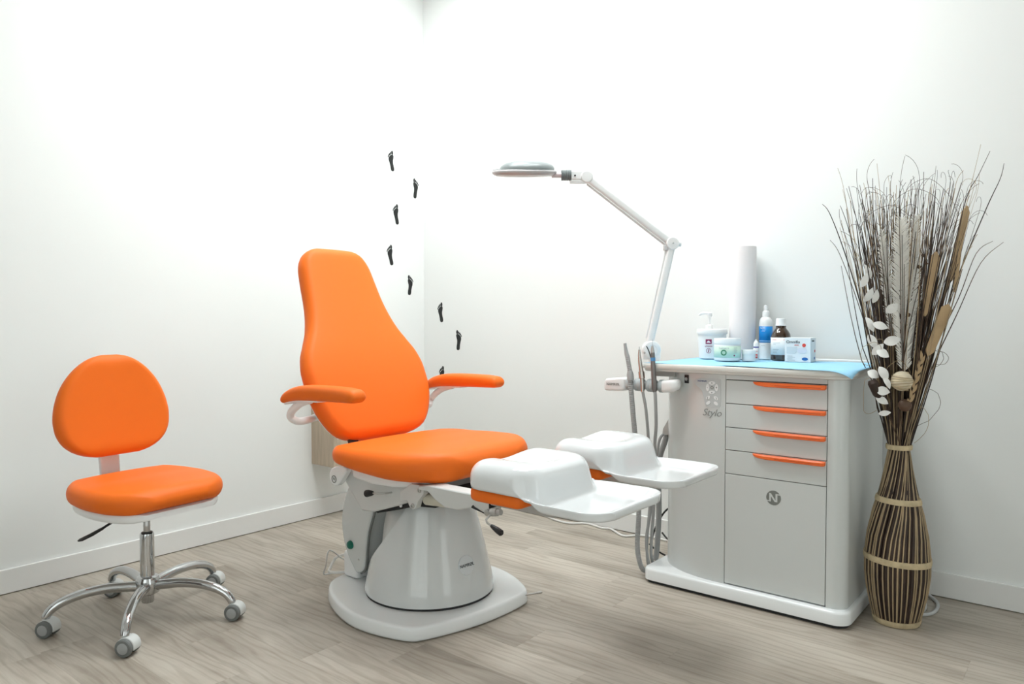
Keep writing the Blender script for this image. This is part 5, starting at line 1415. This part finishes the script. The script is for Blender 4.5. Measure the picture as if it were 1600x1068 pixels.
for q in range(9):
    z = -0.028 + 0.007 * q
    r = math.sqrt(max(0, 0.0345 ** 2 - z * z)) + 0.0004
    rg_ = [bc + V((r * math.cos(2 * math.pi * k / 24), r * math.sin(2 * math.pi * k / 24), z + 0.003 * math.sin(2 * math.pi * k / 24 + q))) for k in range(24)]
    build('twine', MB().tube(rg_ + [rg_[0]], 0.0013, 5), M_rt if q % 3 == 0 else M_band, ball)
build('nut', MB().sphere(vp(0.018, 0.806, -0.075), 0.022, 18, 10), mat('brown_nut', (0.10, 0.055, 0.032), 0.5, var=0.2, bump=0.1), arr)
# cone-shaped pod low on the left
build('pod', MB().tube([vp(-0.10, 0.895, -0.075), vp(-0.095, 0.885, -0.078), vp(-0.080, 0.85, -0.08), (vp(-0.062, 0.815, -0.07))], [0.012, 0.018, 0.016, 0.004], 12), M_rd, arr)
# wheat ear
stem([(0.02, 0.70, -0.04), (0.035, 0.80, -0.08), (0.055, 0.90, -0.10), (0.075, 0.985, -0.11)], 0.002, M_rt)
for q in range(11):
    t_ = q / 10
    p = vp(0.030 + 0.042 * t_, 0.80 + 0.17 * t_, -0.085 - 0.02 * t_)
    s_ = 1 if q % 2 else -1
    blade(p, p + RT * (0.010 * s_ + 0.008) + V((0, 0, 0.034)), 0.011, -F0, M_paddle, 'grain', 0.002, 0.8, 6)
# curly tendrils
for (a, z, n_, st_, tn, mtr) in ((0.10, 0.86, 16, 0.014, 0.32, M_rb), (0.13, 1.00, 18, 0.012, 0.42, M_rb), (0.12, 0.95, 16, 0.012, -0.45, M_rb), (-0.09, 0.95, 22, 0.010, 0.42, M_rt), (-0.07, 0.98, 24, 0.009, 0.5, M_rt), (-0.10, 0.90, 20, 0.010, -0.4, M_rt), (-0.02, 0.88, 18, 0.010, 0.3, M_rt), (0.07, 0.80, 14, 0.012, 0.25, M_rt)):
    p = vp(a, z, -0.06)
    pts = [p]
    d = (RT * random.uniform(0.3, 1.0) * (1 if a > 0 else -1) + V((0, 0, random.uniform(-0.5, 0.5)))).normalized()
    ax = (F0 + V((0, 0, 0.25)) + RT * random.uniform(-0.3, 0.3)).normalized()
    for i in range(n_):
        d = (Matrix.Rotation(tn * random.uniform(-0.3, 1.7), 3, ax) @ d).normalized()
        p = p + d * st_
        pts.append(limit(p))
    build('tendril', MB().tube(catmull(pts, 2), 0.0008, 5), mtr, arr, angle=80)
